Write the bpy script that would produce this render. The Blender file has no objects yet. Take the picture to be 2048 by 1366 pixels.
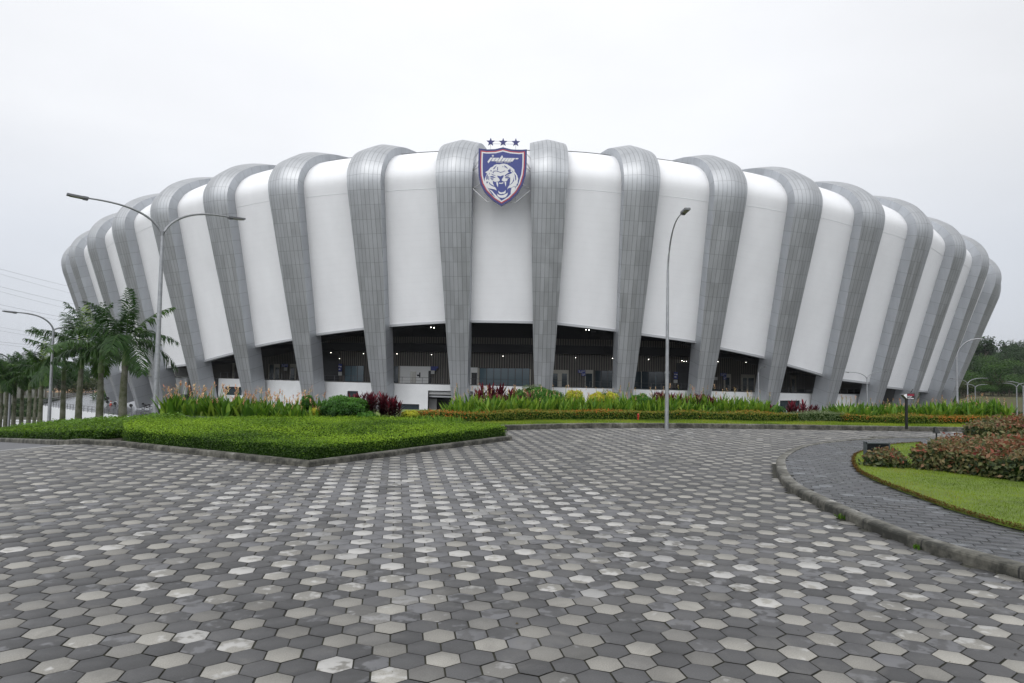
import bpy, bmesh, math, random
import numpy as np
from mathutils import Vector, Matrix
random.seed(7); rng = np.random.default_rng(7)
SC = bpy.context.scene
COL = SC.collection
# ------------------------------------------------------------------ camera
CAM_H, F, Y0, ROLL = 1.64, 1365.33, 745.0, 0.018
th = math.atan((Y0-683)/F)
fw = Vector((0, math.cos(th), math.sin(th))); up = Vector((0, -math.sin(th), math.cos(th))); rt = Vector((1, 0, 0))
cr, sr = math.cos(ROLL), math.sin(ROLL)
rt2 = rt*cr+up*sr; up2 = up*cr-rt*sr
cd = bpy.data.cameras.new('camera'); cam = bpy.data.objects.new('camera', cd); COL.objects.link(cam)
M = Matrix((rt2, up2, -fw)).transposed().to_4x4(); M.translation = Vector((0, 0, CAM_H)); cam.matrix_world = M
cd.lens = 24; cd.sensor_width = 36; cd.clip_end = 6000; cd.clip_start = 0.05
SC.camera = cam
SC.view_settings.view_transform = 'Standard'; SC.view_settings.look = 'None'
SC.view_settings.exposure = 0.32; SC.view_settings.gamma = 1.0
# ------------------------------------------------------------------ world: overcast sky
SUN_EL, SUN_ROT = math.radians(46), math.radians(200)
w = bpy.data.worlds.new('World'); SC.world = w; w.use_nodes = True
nt = w.node_tree; nt.nodes.clear()
def N(nt, t, **kw):
    n = nt.nodes.new(t)
    for k, v in kw.items():
        if hasattr(n, k): setattr(n, k, v)
    return n
def L(nt, a, b): nt.links.new(a, b)
sky = N(nt, 'ShaderNodeTexSky', sky_type='NISHITA', sun_disc=False, sun_elevation=SUN_EL, sun_rotation=SUN_ROT, air_density=1.0, dust_density=3.0)
bg1 = N(nt, 'ShaderNodeBackground'); bg1.inputs[1].default_value = 0.05; L(nt, sky.outputs[0], bg1.inputs[0])
tc = N(nt, 'ShaderNodeTexCoord'); sx = N(nt, 'ShaderNodeSeparateXYZ'); L(nt, tc.outputs['Generated'], sx.inputs[0])
cr_ = N(nt, 'ShaderNodeValToRGB'); e = cr_.color_ramp.elements
e[0].position = 0.0; e[0].color = (0.56, 0.59, 0.645, 1); e[1].position = 1.0; e[1].color = (0.96, 0.98, 1.02, 1)
m = cr_.color_ramp.elements.new(0.16); m.color = (0.66, 0.69, 0.745, 1)
m = cr_.color_ramp.elements.new(0.30); m.color = (0.80, 0.815, 0.845, 1)
m = cr_.color_ramp.elements.new(0.52); m.color = (0.825, 0.835, 0.86, 1)
L(nt, sx.outputs[2], cr_.inputs[0])
# the overcast is a little brighter ahead of the camera
mx = N(nt, 'ShaderNodeVectorMath', operation='DOT_PRODUCT'); L(nt, tc.outputs['Generated'], mx.inputs[0]); mx.inputs[1].default_value = (-0.12, 0.93, 0.34)
mr = N(nt, 'ShaderNodeMapRange'); mr.inputs[1].default_value = 0.55; mr.inputs[2].default_value = 1.0; mr.inputs[3].default_value = 0.84; mr.inputs[4].default_value = 1.08
L(nt, mx.outputs['Value'], mr.inputs[0])
no = N(nt, 'ShaderNodeTexNoise'); no.inputs['Scale'].default_value = 2.2; no.inputs['Detail'].default_value = 4
mp = N(nt, 'ShaderNodeMapping'); mp.inputs['Scale'].default_value = (1, 1, 2.5); L(nt, tc.outputs['Generated'], mp.inputs[0]); L(nt, mp.outputs[0], no.inputs['Vector'])
mr2 = N(nt, 'ShaderNodeMapRange'); mr2.inputs[1].default_value = 0.3; mr2.inputs[2].default_value = 0.7; mr2.inputs[3].default_value = 0.945; mr2.inputs[4].default_value = 1.045
L(nt, no.outputs[0], mr2.inputs[0])
mm0 = N(nt, 'ShaderNodeMath', operation='MULTIPLY'); L(nt, mr.outputs[0], mm0.inputs[0]); L(nt, mr2.outputs[0], mm0.inputs[1])
# unseen sky behind the camera, boosted to brighten the white facade panels
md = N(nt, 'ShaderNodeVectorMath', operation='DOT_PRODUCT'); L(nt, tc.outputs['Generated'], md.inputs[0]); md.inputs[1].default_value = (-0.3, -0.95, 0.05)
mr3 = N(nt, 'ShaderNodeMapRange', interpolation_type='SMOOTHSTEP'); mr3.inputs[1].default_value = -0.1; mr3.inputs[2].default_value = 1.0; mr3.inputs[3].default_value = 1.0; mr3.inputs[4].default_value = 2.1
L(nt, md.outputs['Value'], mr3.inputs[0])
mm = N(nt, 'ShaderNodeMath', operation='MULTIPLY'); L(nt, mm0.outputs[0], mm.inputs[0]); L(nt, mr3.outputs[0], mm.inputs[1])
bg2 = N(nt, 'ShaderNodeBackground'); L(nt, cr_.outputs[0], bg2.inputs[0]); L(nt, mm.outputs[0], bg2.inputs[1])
ms = N(nt, 'ShaderNodeMixShader'); ms.inputs[0].default_value = 0.9; L(nt, bg1.outputs[0], ms.inputs[1]); L(nt, bg2.outputs[0], ms.inputs[2])
wo = N(nt, 'ShaderNodeOutputWorld'); L(nt, ms.outputs[0], wo.inputs[0])
sd = bpy.data.lights.new('sun', 'SUN'); sd.energy = 0.5; sd.angle = math.radians(40); sd.color = (1, 0.985, 0.96)
so = bpy.data.objects.new('sun', sd); COL.objects.link(so)
sdir = Vector((math.sin(SUN_ROT)*math.cos(SUN_EL), math.cos(SUN_ROT)*math.cos(SUN_EL), math.sin(SUN_EL)))
so.rotation_euler = sdir.to_track_quat('Z', 'Y').to_euler()
try:
    SC.cycles.use_denoising = True; SC.cycles.max_bounces = 6; SC.cycles.transparent_max_bounces = 4; SC.cycles.caustics_reflective = False
except Exception: pass

# ------------------------------------------------------------------ pixel -> place helpers
def ray(px, py):
    d = fw+rt2*((px-1024)/F)-up2*((py-683)/F)
    return d
def at(px, py, depth):
    d = ray(px, py); d = d*(depth/d.y)
    return Vector((d.x, d.y, CAM_H+d.z))
def G(px, py, z=0.0):
    d = ray(px, py); k = (z-CAM_H)/d.z
    return Vector((d.x*k, d.y*k, z))
def S01(t): t = np.clip(t, 0, 1); return t*t*(3-2*t)
def height(x, y):
    x = np.asarray(x, float); y = np.asarray(y, float)
    left = -0.106*np.maximum(0, -9-x)
    mid = -6.9*S01((y-26)/(64-26))*S01((x+400)/50)
    h = np.maximum(left+mid, -11.6)
    k = S01((x-0.615*y)/14)
    h = h+k*3.6*S01((y-188)/26)
    h = h+12*S01((y-215)/200)*S01((x-0.45*y+10)/90)
    return h
def hz(x, y): return float(height(x, y))
# ------------------------------------------------------------------ materials
MATS = {}
def mat(name, col=(.5, .5, .5), rough=.6, metal=0., spec=.5, noise=None, bump=0., nscale=5., emit=None, trans=0.):
    if name in MATS: return MATS[name]
    mt = bpy.data.materials.new(name); mt.use_nodes = True; MATS[name] = mt
    nt = mt.node_tree; b = nt.nodes['Principled BSDF']
    b.inputs['Base Color'].default_value = (*col, 1); b.inputs['Roughness'].default_value = rough
    b.inputs['Metallic'].default_value = metal; b.inputs['Specular IOR Level'].default_value = spec
    if emit: b.inputs['Emission Color'].default_value = (*emit[0], 1); b.inputs['Emission Strength'].default_value = emit[1]
    if noise or bump:
        g = N(nt, 'ShaderNodeNewGeometry'); nn = N(nt, 'ShaderNodeTexNoise'); nn.inputs['Scale'].default_value = nscale; nn.inputs['Detail'].default_value = 6; nn.inputs['Roughness'].default_value = .65
        L(nt, g.outputs['Position'], nn.inputs['Vector'])
        if noise:
            r = N(nt, 'ShaderNodeValToRGB'); r.color_ramp.elements[0].position = .36; r.color_ramp.elements[1].position = .64
            r.color_ramp.elements[0].color = (*noise, 1); r.color_ramp.elements[1].color = (*col, 1)
            L(nt, nn.outputs[0], r.inputs[0]); L(nt, r.outputs[0], b.inputs['Base Color'])
        if bump:
            bp = N(nt, 'ShaderNodeBump'); bp.inputs['Strength'].default_value = bump; bp.inputs['Distance'].default_value = .02
            L(nt, nn.outputs[0], bp.inputs['Height']); L(nt, bp.outputs[0], b.inputs['Normal'])
    return mt
def leafmat(name, cols, rough=.42, transl=.25, spec=.4):
    """colour comes from a per-face 'tint' attribute 0..1 through a ramp"""
    mt = bpy.data.materials.new(name); mt.use_nodes = True
    nt = mt.node_tree; b = nt.nodes['Principled BSDF']; out = nt.nodes['Material Output']
    a = N(nt, 'ShaderNodeAttribute'); a.attribute_name = 'tint'
    r = N(nt, 'ShaderNodeValToRGB'); el = r.color_ramp.elements
    for i, c in enumerate(cols):
        p = i/(len(cols)-1)
        if i == 0: el[0].color = (*c, 1); el[0].position = 0
        elif i == len(cols)-1: el[len(el)-1].color = (*c, 1); el[len(el)-1].position = 1
        else: q = el.new(p); q.color = (*c, 1)
    L(nt, a.outputs['Fac'], r.inputs[0]); L(nt, r.outputs[0], b.inputs['Base Color'])
    b.inputs['Roughness'].default_value = rough+.1; b.inputs['Specular IOR Level'].default_value = spec*.6
    t = N(nt, 'ShaderNodeBsdfTranslucent'); L(nt, r.outputs[0], t.inputs[0])
    mxs = N(nt, 'ShaderNodeMixShader'); mxs.inputs[0].default_value = transl
    L(nt, b.outputs[0], mxs.inputs[1]); L(nt, t.outputs[0], mxs.inputs[2]); L(nt, mxs.outputs[0], out.inputs[0])
    return mt
# ------------------------------------------------------------------ object helpers
def props(o, label=None, cat=None, group=None, kind=None, category=None):
    cat = cat or category
    if label: o['label'] = label
    if cat: o['category'] = cat
    if group: o['group'] = group
    if kind: o['kind'] = kind
    return o
def empty(name, loc=(0, 0, 0), **kw):
    o = bpy.data.objects.new(name, None); o.empty_display_size = .2; COL.objects.link(o); o.location = loc
    return props(o, **kw)
def link(me, name, parent=None):
    o = bpy.data.objects.new(name, me); COL.objects.link(o)
    if parent: o.parent = parent
    return o
def npmesh(name, V, Fq, mats, parent=None, tint=None, smooth=False, mi=None, uv=None, kw=None):
    """V (n,3), Fq list or (m,k) array"""
    me = bpy.data.meshes.new(name)
    V = np.asarray(V, np.float32)
    if isinstance(Fq, np.ndarray):
        m_, k = Fq.shape
        me.vertices.add(len(V)); me.vertices.foreach_set('co', V.ravel())
        me.loops.add(m_*k); me.loops.foreach_set('vertex_index', Fq.astype(np.int32).ravel())
        me.polygons.add(m_); me.polygons.foreach_set('loop_start', np.arange(0, m_*k, k, dtype=np.int32))
        me.polygons.foreach_set('loop_total', np.full(m_, k, np.int32))
        me.update(calc_edges=True)
    else:
        me.from_pydata([tuple(map(float, v)) for v in V], [], [list(map(int, f)) for f in Fq])
    if not isinstance(mats, (list, tuple)): mats = [mats]
    for x in mats: me.materials.append(x)
    if mi is not None: me.polygons.foreach_set('material_index', np.asarray(mi, np.int32))
    if tint is not None:
        at_ = me.attributes.new('tint', 'FLOAT', 'FACE'); at_.data.foreach_set('value', np.asarray(tint, np.float32))
    if smooth: me.polygons.foreach_set('use_smooth', np.ones(len(me.polygons), bool))
    if uv is not None:
        ul = me.uv_layers.new(name='UVMap'); ul.data.foreach_set('uv', np.asarray(uv, np.float32).ravel())
    me.validate(); me.update()
    o = link(me, name, parent)
    if kw: props(o, **kw)
    return o
class MB:
    def __init__(s): s.v = []; s.f = []; s.m = []
    def add(s, vs, fs, m=0):
        b = len(s.v); s.v += [tuple(v) for v in vs]; s.f += [[b+i for i in f] for f in fs]; s.m += [m]*len(fs)
    def box(s, c, size, m=0, rz=0., R=None):
        hx, hy, h_ = [q/2 for q in size]; vs = []
        R = R or Matrix.Rotation(rz, 3, 'Z')
        for x in (-hx, hx):
            for y in (-hy, hy):
                for z in (-h_, h_): vs.append(Vector(c)+R@Vector((x, y, z)))
        s.add(vs, [(0, 1, 3, 2), (4, 6, 7, 5), (0, 4, 5, 1), (2, 3, 7, 6), (0, 2, 6, 4), (1, 5, 7, 3)], m)
    def tube(s, pts, rad, n=8, m=0, cap=True):
        pts = [Vector(p) for p in pts]
        if not hasattr(rad, '__len__'): rad = [rad]*len(pts)
        vs = []; fs = []; ref = Vector((0, 0, 1))
        for i, p in enumerate(pts):
            d = (pts[min(i+1, len(pts)-1)]-pts[max(i-1, 0)]).normalized()
            r = ref if abs(d.dot(ref)) < .95 else Vector((1, 0, 0))
            a = d.cross(r).normalized(); b = a.cross(d)
            if i and a.dot(pa) < 0 and abs(a.dot(pa)) > abs(b.dot(pa)): a, b = -a, -b
            pa = a
            for k in range(n):
                t = 2*math.pi*k/n; vs.append(p+(a*math.cos(t)+b*math.sin(t))*rad[i])
        for i in range(len(pts)-1):
            for k in range(n): fs.append((i*n+k, i*n+(k+1) % n, (i+1)*n+(k+1) % n, (i+1)*n+k))
        if cap: fs.append(tuple(range(n))); fs.append(tuple((len(pts)-1)*n+k for k in range(n)))
        s.add(vs, fs, m)
    def prism(s, poly, M4, depth, m=0):
        """flat polygon (2D) in local XZ, thickness along +Y, through matrix"""
        n = len(poly); vs = [M4@Vector((x, 0, z)) for x, z in poly]+[M4@Vector((x, depth, z)) for x, z in poly]
        s.add(vs, [tuple(range(n)), tuple(range(2*n-1, n-1, -1))]+[(i, (i+1) % n, n+(i+1) % n, n+i) for i in range(n)], m)
    def build(s, name, mats, parent=None, smooth=False, kw=None):
        me = bpy.data.meshes.new(name); me.from_pydata(s.v, [], s.f)
        for x in (mats if isinstance(mats, (list, tuple)) else [mats]): me.materials.append(x)
        me.polygons.foreach_set('material_index', s.m)
        bm = bmesh.new(); bm.from_mesh(me); bmesh.ops.recalc_face_normals(bm, faces=bm.faces)
        bm.to_mesh(me); bm.free()
        if smooth:
            me.polygons.foreach_set('use_smooth', [True]*len(me.polygons)); 
            try: me.set_sharp_from_angle(angle=math.radians(40))
            except Exception: pass
        me.update(); o = link(me, name, parent)
        if kw: props(o, **kw)
        return o
def kids(o): return [c for c in bpy.data.objects if c.parent == o]
def copy_tree(o, ch, loc, rz=0, s=1.0, label=None):
    """copy a thing and its listed children (with their children)"""
    c = o.copy(); COL.objects.link(c); c.location = loc; c.rotation_euler = (0, 0, rz); c.scale = (s, s, s)
    if label: c['label'] = label
    for k, sub in ch:
        d = k.copy(); COL.objects.link(d); d.parent = c
        for g in sub:
            e_ = g.copy(); COL.objects.link(e_); e_.parent = d
    return c
def tree_of(o): return [(k, kids(k)) for k in kids(o)]
def inpoly(x, y, P):
    P = np.asarray(P); n = len(P); r = np.zeros(len(x), bool); j = n-1
    for i in range(n):
        c = ((P[i, 1] > y) != (P[j, 1] > y)) & (x < (P[j, 0]-P[i, 0])*(y-P[i, 1])/(P[j, 1]-P[i, 1]+1e-12)+P[i, 0])
        r ^= c; j = i
    return r
def scatter(P, n):
    P = np.asarray([(p[0], p[1]) for p in P]); lo, hi = P.min(0), P.max(0); out = np.zeros((0, 2))
    while len(out) < n:
        q = rng.uniform(lo, hi, (n*2, 2)); out = np.vstack([out, q[inpoly(q[:, 0], q[:, 1], P)]])
    return out[:n]
def resample(P, step, closed=False):
    P = [Vector(p) for p in P]
    if closed: P = P+[P[0]]
    out = [P[0]]
    for a, b in zip(P, P[1:]):
        k = max(1, int(round((b-a).length/step)))
        out += [a.lerp(b, i/k) for i in range(1, k+1)]
    return out[:-1] if closed else out
def smoothline(P, it=2):
    P = [Vector(p) for p in P]
    for _ in range(it):
        Q = [P[0]]
        for a, b in zip(P, P[1:]): Q += [a.lerp(b, .25), a.lerp(b, .75)]
        P = Q+[P[-1]]
    return P
def leaves(pos, nrm, size, aspect=.5, flop=.8, jit=.5):
    """one kite-shaped leaf (quad) per position; returns V,F"""
    n = len(pos); pos = np.asarray(pos); size = np.broadcast_to(size, (n,))[:, None]
    nrm = nrm/np.linalg.norm(nrm, axis=1, keepdims=True)
    nr = nrm+rng.normal(0, jit, (n, 3)); nr /= np.linalg.norm(nr, axis=1, keepdims=True)
    a = np.cross(nr, rng.normal(0, 1, (n, 3))); a /= np.linalg.norm(a, axis=1, keepdims=True)
    b = np.cross(nr, a)
    V = np.stack([pos-a*size*.5, pos+b*size*aspect*.5+nr*size*.06, pos+a*size*.5, pos-b*size*aspect*.5+nr*size*.06], 1).reshape(-1, 3)
    return V, np.arange(4*n).reshape(n, 4)

# ------------------------------------------------------------------ terrain (one sheet to the horizon)
def gaxis(lo, hi, near, step, grow):
    a = [0.0]; s = step
    while a[-1] < hi: a.append(a[-1]+s); s = s if a[-1] < near else s*grow
    b = [0.0]; s = step
    while b[-1] > lo: b.append(b[-1]-s); s = s if b[-1] > -near else s*grow
    return np.array(sorted(set(a+b)))
gx = gaxis(-4000, 4000, 160, 2.5, 1.12); gy = gaxis(-600, 4500, 260, 2.5, 1.12)
X, Y = np.meshgrid(gx, gy)
Z = height(X, Y)-0.05
ins = (X > -60) & (X < 60) & (Y > -40) & (Y < 27)
V = np.stack([X, Y, Z], -1).reshape(-1, 3); nx_, ny_ = len(gx), len(gy)
I = (np.arange(ny_-1)[:, None]*nx_+np.arange(nx_-1)[None]).ravel()
Fq = np.stack([I, I+1, I+1+nx_, I+nx_], 1)
gm = mat('ground_cover', (.050, .058, .032), .9, noise=(.062, .058, .045), nscale=.12, bump=.2)
npmesh('ground', V, Fq, gm, smooth=True, kw=dict(kind='structure'))

# ------------------------------------------------------------------ layout lines in the plaza (z = 0 pavers)
K = .10  # kerb height
P2 = lambda v: (v.x, v.y)
island = [Vector((-8.0, 13.95, 0)), G(617, 935), G(1024, 880), Vector((-.15, 17.7, 0)), Vector((-3, 21.5, 0)), Vector((-9, 24.5, 0)), Vector((-16, 26.5, 0)), Vector((-16.5, 21.6, 0)), Vector((-14.9, 19.9, 0)), Vector((-9.4, 14.3, 0))]
kerb_left = [Vector((-32, 37, 0)), Vector((-22, 27, 0)), Vector((-14.9, 19.9, 0)), Vector((-9.4, 14.35, 0)), Vector((-8.0, 13.95, 0)), G(617, 935), G(1024, 880), Vector((-.15, 17.8, 0))]
far_kerb = smoothline([Vector((-4.5, 17.9, 0)), Vector((-1.2, 18.8, 0)), Vector((0, 19.5, 0)), Vector((1.1, 20.2, 0)), Vector((2.7, 20.9, 0)), Vector((5.1, 21.4, 0)), Vector((7.5, 21.65, 0)), Vector((10.8, 21.8, 0)), Vector((14, 21.9, 0)), Vector((18, 22.3, 0)), Vector((24, 23.6, 0)), Vector((32, 27, 0))], 1)
path_px = [(2048, 1161), (1992, 1144), (1878, 1112), (1789, 1081.5), (1728, 1056), (1678, 1034), (1611, 1001), (1575, 981), (1555.6, 959), (1551.5, 937), (1553, 926), (1564, 916), (1583, 905), (1611, 896.5), (1656, 889.5), (1722, 884.5), (1800, 881)]
path_kerb = [Vector((5.6, 2.2, 0)), Vector((4.9, 4.0, 0))]+[G(*p) for p in path_px]+[Vector((9.5, 18.2, 0)), Vector((13, 18.9, 0)), Vector((20, 19.3, 0)), Vector((30, 21, 0))]
path_kerb = smoothline(path_kerb, 1)
lawn_px = [(2048, 1059.7), (1999, 1047.4), (1946, 1031.6), (1890, 1014), (1853, 1000), (1805, 982), (1777, 971), (1752.7, 961), (1733, 952), (1718, 943.5), (1708, 930), (1707, 920), (1711, 911), (1726, 904.5), (1760, 895), (1800, 889.5), (1840, 887)]
lawn = [Vector((7.4, 3.0, K)), Vector((6.3, 5.2, K))]+[G(x, y, K) for x, y in lawn_px]+[Vector((9.4, 15.6, K)), Vector((13, 17.3, K)), Vector((20, 18, K)), Vector((30, 19, K)), Vector((30, 3, K))]
lawn = [Vector((p.x, p.y, K)) for p in lawn]
# ------------------------------------------------------------------ hexagonal pavers (real tiles with open joints)
def paver_mat(name, dark, light, stain, wet=0.):
    mt = bpy.data.materials.new(name); mt.use_nodes = True; nt = mt.node_tree; b = nt.nodes['Principled BSDF']
    at_ = N(nt, 'ShaderNodeAttribute'); at_.attribute_name = 'tone'   # r light/dark, g per tile random, b stain amount
    sp = N(nt, 'ShaderNodeSeparateColor'); L(nt, at_.outputs['Color'], sp.inputs[0])
    g = N(nt, 'ShaderNodeNewGeometry')
    vm = N(nt, 'ShaderNodeVectorMath', operation='MULTIPLY_ADD'); L(nt, sp.outputs[1], vm.inputs[0]); vm.inputs[1].default_value = (37, 91, 53); L(nt, g.outputs['Position'], vm.inputs[2])
    n1 = N(nt, 'ShaderNodeTexNoise'); n1.inputs['Scale'].default_value = 9; n1.inputs['Detail'].default_value = 3; n1.inputs['Roughness'].default_value = .55; L(nt, vm.outputs[0], n1.inputs['Vector'])
    n2 = N(nt, 'ShaderNodeTexNoise'); n2.inputs['Scale'].default_value = 120; n2.inputs['Detail'].default_value = 3; L(nt, g.outputs['Position'], n2.inputs['Vector'])
    n3 = N(nt, 'ShaderNodeTexNoise'); n3.inputs['Scale'].default_value = 1.1; n3.inputs['Detail'].default_value = 5; L(nt, g.outputs['Position'], n3.inputs['Vector'])
    # base
    mixc = N(nt, 'ShaderNodeMix', data_type='RGBA'); L(nt, sp.outputs[0], mixc.inputs[0]); mixc.inputs[6].default_value = (*dark, 1); mixc.inputs[7].default_value = (*light, 1)
    # per tile value
    mrv = N(nt, 'ShaderNodeMapRange'); L(nt, sp.outputs[1], mrv.inputs[0]); mrv.inputs[3].default_value = .74; mrv.inputs[4].default_value = 1.2
    mrn = N(nt, 'ShaderNodeMapRange'); L(nt, n2.outputs[0], mrn.inputs[0]); mrn.inputs[1].default_value = .3; mrn.inputs[2].default_value = .7; mrn.inputs[3].default_value = .84; mrn.inputs[4].default_value = 1.14
    mrb = N(nt, 'ShaderNodeMapRange'); L(nt, n3.outputs[0], mrb.inputs[0]); mrb.inputs[1].default_value = .3; mrb.inputs[2].default_value = .7; mrb.inputs[3].default_value = .68; mrb.inputs[4].default_value = 1.26
    m1 = N(nt, 'ShaderNodeMath', operation='MULTIPLY'); L(nt, mrv.outputs[0], m1.inputs[0]); L(nt, mrn.outputs[0], m1.inputs[1])
    m2 = N(nt, 'ShaderNodeMath', operation='MULTIPLY'); L(nt, m1.outputs[0], m2.inputs[0]); L(nt, mrb.outputs[0], m2.inputs[1])
    sc = N(nt, 'ShaderNodeVectorMath', operation='SCALE'); L(nt, mixc.outputs[2], sc.inputs[0]); L(nt, m2.outputs[0], sc.inputs['Scale'])
    # dried salt stains inside single tiles: noise above a per-tile threshold
    th_ = N(nt, 'ShaderNodeMapRange'); L(nt, sp.outputs[2], th_.inputs[0]); th_.inputs[3].default_value = .80; th_.inputs[4].default_value = .34
    sb = N(nt, 'ShaderNodeMath', operation='SUBTRACT'); L(nt, n1.outputs[0], sb.inputs[0]); L(nt, th_.outputs[0], sb.inputs[1])
    ed = N(nt, 'ShaderNodeMapRange'); L(nt, sb.outputs[0], ed.inputs[0]); ed.inputs[1].default_value = 0; ed.inputs[2].default_value = .09; ed.inputs[3].default_value = 0; ed.inputs[4].default_value = .85
    stc = N(nt, 'ShaderNodeMix', data_type='RGBA'); L(nt, sp.outputs[0], stc.inputs[0]); stc.inputs[6].default_value = (*stain[0], 1); stc.inputs[7].default_value = (*stain[1], 1)
    fin = N(nt, 'ShaderNodeMix', data_type='RGBA'); L(nt, ed.outputs[0], fin.inputs[0]); L(nt, sc.outputs[0], fin.inputs[6]); L(nt, stc.outputs[2], fin.inputs[7])
    # dusty film and damp marks that run across the joints
    n5 = N(nt, 'ShaderNodeTexNoise'); n5.inputs['Scale'].default_value = 1.9; n5.inputs['Detail'].default_value = 7; n5.inputs['Roughness'].default_value = .62; n5.inputs['Distortion'].default_value = .6; L(nt, g.outputs['Position'], n5.inputs['Vector'])
    f5 = N(nt, 'ShaderNodeMapRange'); L(nt, n5.outputs[0], f5.inputs[0]); f5.inputs[1].default_value = .54; f5.inputs[2].default_value = .70; f5.inputs[3].default_value = 0; f5.inputs[4].default_value = .42
    fm = N(nt, 'ShaderNodeMix', data_type='RGBA'); L(nt, f5.outputs[0], fm.inputs[0]); L(nt, fin.outputs[2], fm.inputs[6]); fm.inputs[7].default_value = (*[(a+b_)/2 for a, b_ in zip(dark, light)], 1)
    f6 = N(nt, 'ShaderNodeMapRange'); L(nt, n5.outputs[0], f6.inputs[0]); f6.inputs[1].default_value = .30; f6.inputs[2].default_value = .46; f6.inputs[3].default_value = .76; f6.inputs[4].default_value = 1.0
    fs = N(nt, 'ShaderNodeVectorMath', operation='SCALE'); L(nt, fm.outputs[2], fs.inputs[0]); L(nt, f6.outputs[0], fs.inputs['Scale'])
    L(nt, fs.outputs[0], b.inputs['Base Color'])
    # damp patches are glossier
    rr = N(nt, 'ShaderNodeMapRange'); L(nt, n3.outputs[0], rr.inputs[0]); rr.inputs[1].default_value = .42; rr.inputs[2].default_value = .58
    rr.inputs[3].default_value = .50-wet*.34; rr.inputs[4].default_value = .68-wet*.36
    L(nt, rr.outputs[0], b.inputs['Roughness']); b.inputs['Specular IOR Level'].default_value = .45
    bp = N(nt, 'ShaderNodeBump'); bp.inputs['Strength'].default_value = .35; bp.inputs['Distance'].default_value = .004; L(nt, n2.outputs[0], bp.inputs['Height']); L(nt, bp.outputs[0], b.inputs['Normal'])
    return mt
def hexes(name, test, x0, x1, y0, y1, zf, mt, w=.20, gap=.0048, rot=math.radians(9.5), lightp=True, stainf=None, bev=.005, dep=.012):
    R = w/math.sqrt(3)
    n = int(max(abs(v) for v in (x0, x1, y0, y1))*1.5/w)+4
    ii, jj = np.meshgrid(np.arange(-n, n), np.arange(-n, n)); ii = ii.ravel(); jj = jj.ravel()
    cx = (ii+.5*(jj % 2))*w; cy = jj*w*math.sqrt(3)/2
    ex = cx*math.cos(rot)-cy*math.sin(rot); ey = cx*math.sin(rot)+cy*math.cos(rot)
    ok = (ex > x0) & (ex < x1) & (ey > y0) & (ey < y1); ii, jj, ex, ey = ii[ok], jj[ok], ex[ok], ey[ok]
    ok = test(ex, ey); ii, jj, ex, ey = ii[ok], jj[ok], ex[ok], ey[ok]
    m = len(ex)
    # three-colouring of the hex lattice: one class is light
    a = ii-(jj-(jj % 2))//2; light = ((a-jj) % 3 == 0) if lightp else rng.random(m) < .06
    light = light ^ (rng.random(m) < .012)
    ang = rot+np.radians(30+60*np.arange(6))
    def ring(r): return np.stack([r*np.cos(ang), r*np.sin(ang)], -1)
    top = ring(R-gap/.866-bev); low = ring(R-gap/.866)
    ex = ex+rng.normal(0, .0013, m); ey = ey+rng.normal(0, .0013, m)
    tiltx, tilty, dz = rng.normal(0, .006, m), rng.normal(0, .006, m), rng.normal(0, .0007, m)
    V = np.zeros((m, 12, 3))
    for k, (rg, zz) in enumerate(((top, 0.), (low, -bev*.8))):
        V[:, k*6:k*6+6, 0] = ex[:, None]+rg[None, :, 0]; V[:, k*6:k*6+6, 1] = ey[:, None]+rg[None, :, 1]
        V[:, k*6:k*6+6, 2] = zz+dz[:, None]+rg[None, :, 0]*tiltx[:, None]+rg[None, :, 1]*tilty[:, None]
    V[..., 2] += zf(V[..., 0], V[..., 1])
    V = V.reshape(-1, 3)
    me = bpy.data.meshes.new(name); me.vertices.add(len(V)); me.vertices.foreach_set('co', V.astype(np.float32).ravel())
    base = (np.arange(m)*12)[:, None]
    topf = base+np.arange(6)[None]
    q = [];
    for k in range(6): q.append(np.stack([k+6, (k+1) % 6+6, (k+1) % 6, k]*np.ones(1, int)))
    sidef = (base[:, :, None]+np.array(q)[None]).reshape(m, 24)
    loops = np.concatenate([topf, sidef], 1).ravel()
    me.loops.add(len(loops)); me.loops.foreach_set('vertex_index', loops.astype(np.int32))
    ls = (np.arange(m)*30)[:, None]+np.array([0, 6, 10, 14, 18, 22, 26])[None]; lt = np.tile([6, 4, 4, 4, 4, 4, 4], (m, 1))
    me.polygons.add(m*7); me.polygons.foreach_set('loop_start', ls.astype(np.int32).ravel()); me.polygons.foreach_set('loop_total', lt.astype(np.int32).ravel())
    me.update(calc_edges=True); me.materials.append(mt)
    rnd = rng.random(m); st = stainf(ex, ey) if stainf else np.zeros(m)
    stain = np.clip(st+rng.normal(0, .26, m)+.04*(~light), 0, 1)*(rng.random(m) < .82)
    lt_ = light.astype(float)*rng.uniform(.8, 1, m); lt_ = np.where(~light & (rng.random(m) < .05), .35, lt_); lt_ = np.where(light & (rng.random(m) < .10), lt_*.6, lt_)
    colr = np.repeat(np.stack([lt_, rnd, stain, np.ones(m)], 1), 7, 0)
    ca = me.color_attributes.new('tone', 'FLOAT_COLOR', 'CORNER')
    cl = np.repeat(np.stack([lt_, rnd, stain, np.ones(m)], 1), 30, 0); ca.data.foreach_set('color', cl.astype(np.float32).ravel())
    me.validate(); me.update()
    return link(me, name)
kern = rng.uniform(-1, 1, (60, 2))
def vnoise(x, y, s, seed=0):
    r = np.zeros_like(x); g = np.random.default_rng(seed)
    for k in range(10):
        a = g.uniform(0, 6.28); fq = s*g.uniform(.5, 1.8); ph = g.uniform(0, 6.28)
        r += np.sin((x*math.cos(a)+y*math.sin(a))*fq+ph)
    return r/3.2
pk2 = [(p.x, p.y) for p in path_kerb]+[(34, 4), (9, -2)]
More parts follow.
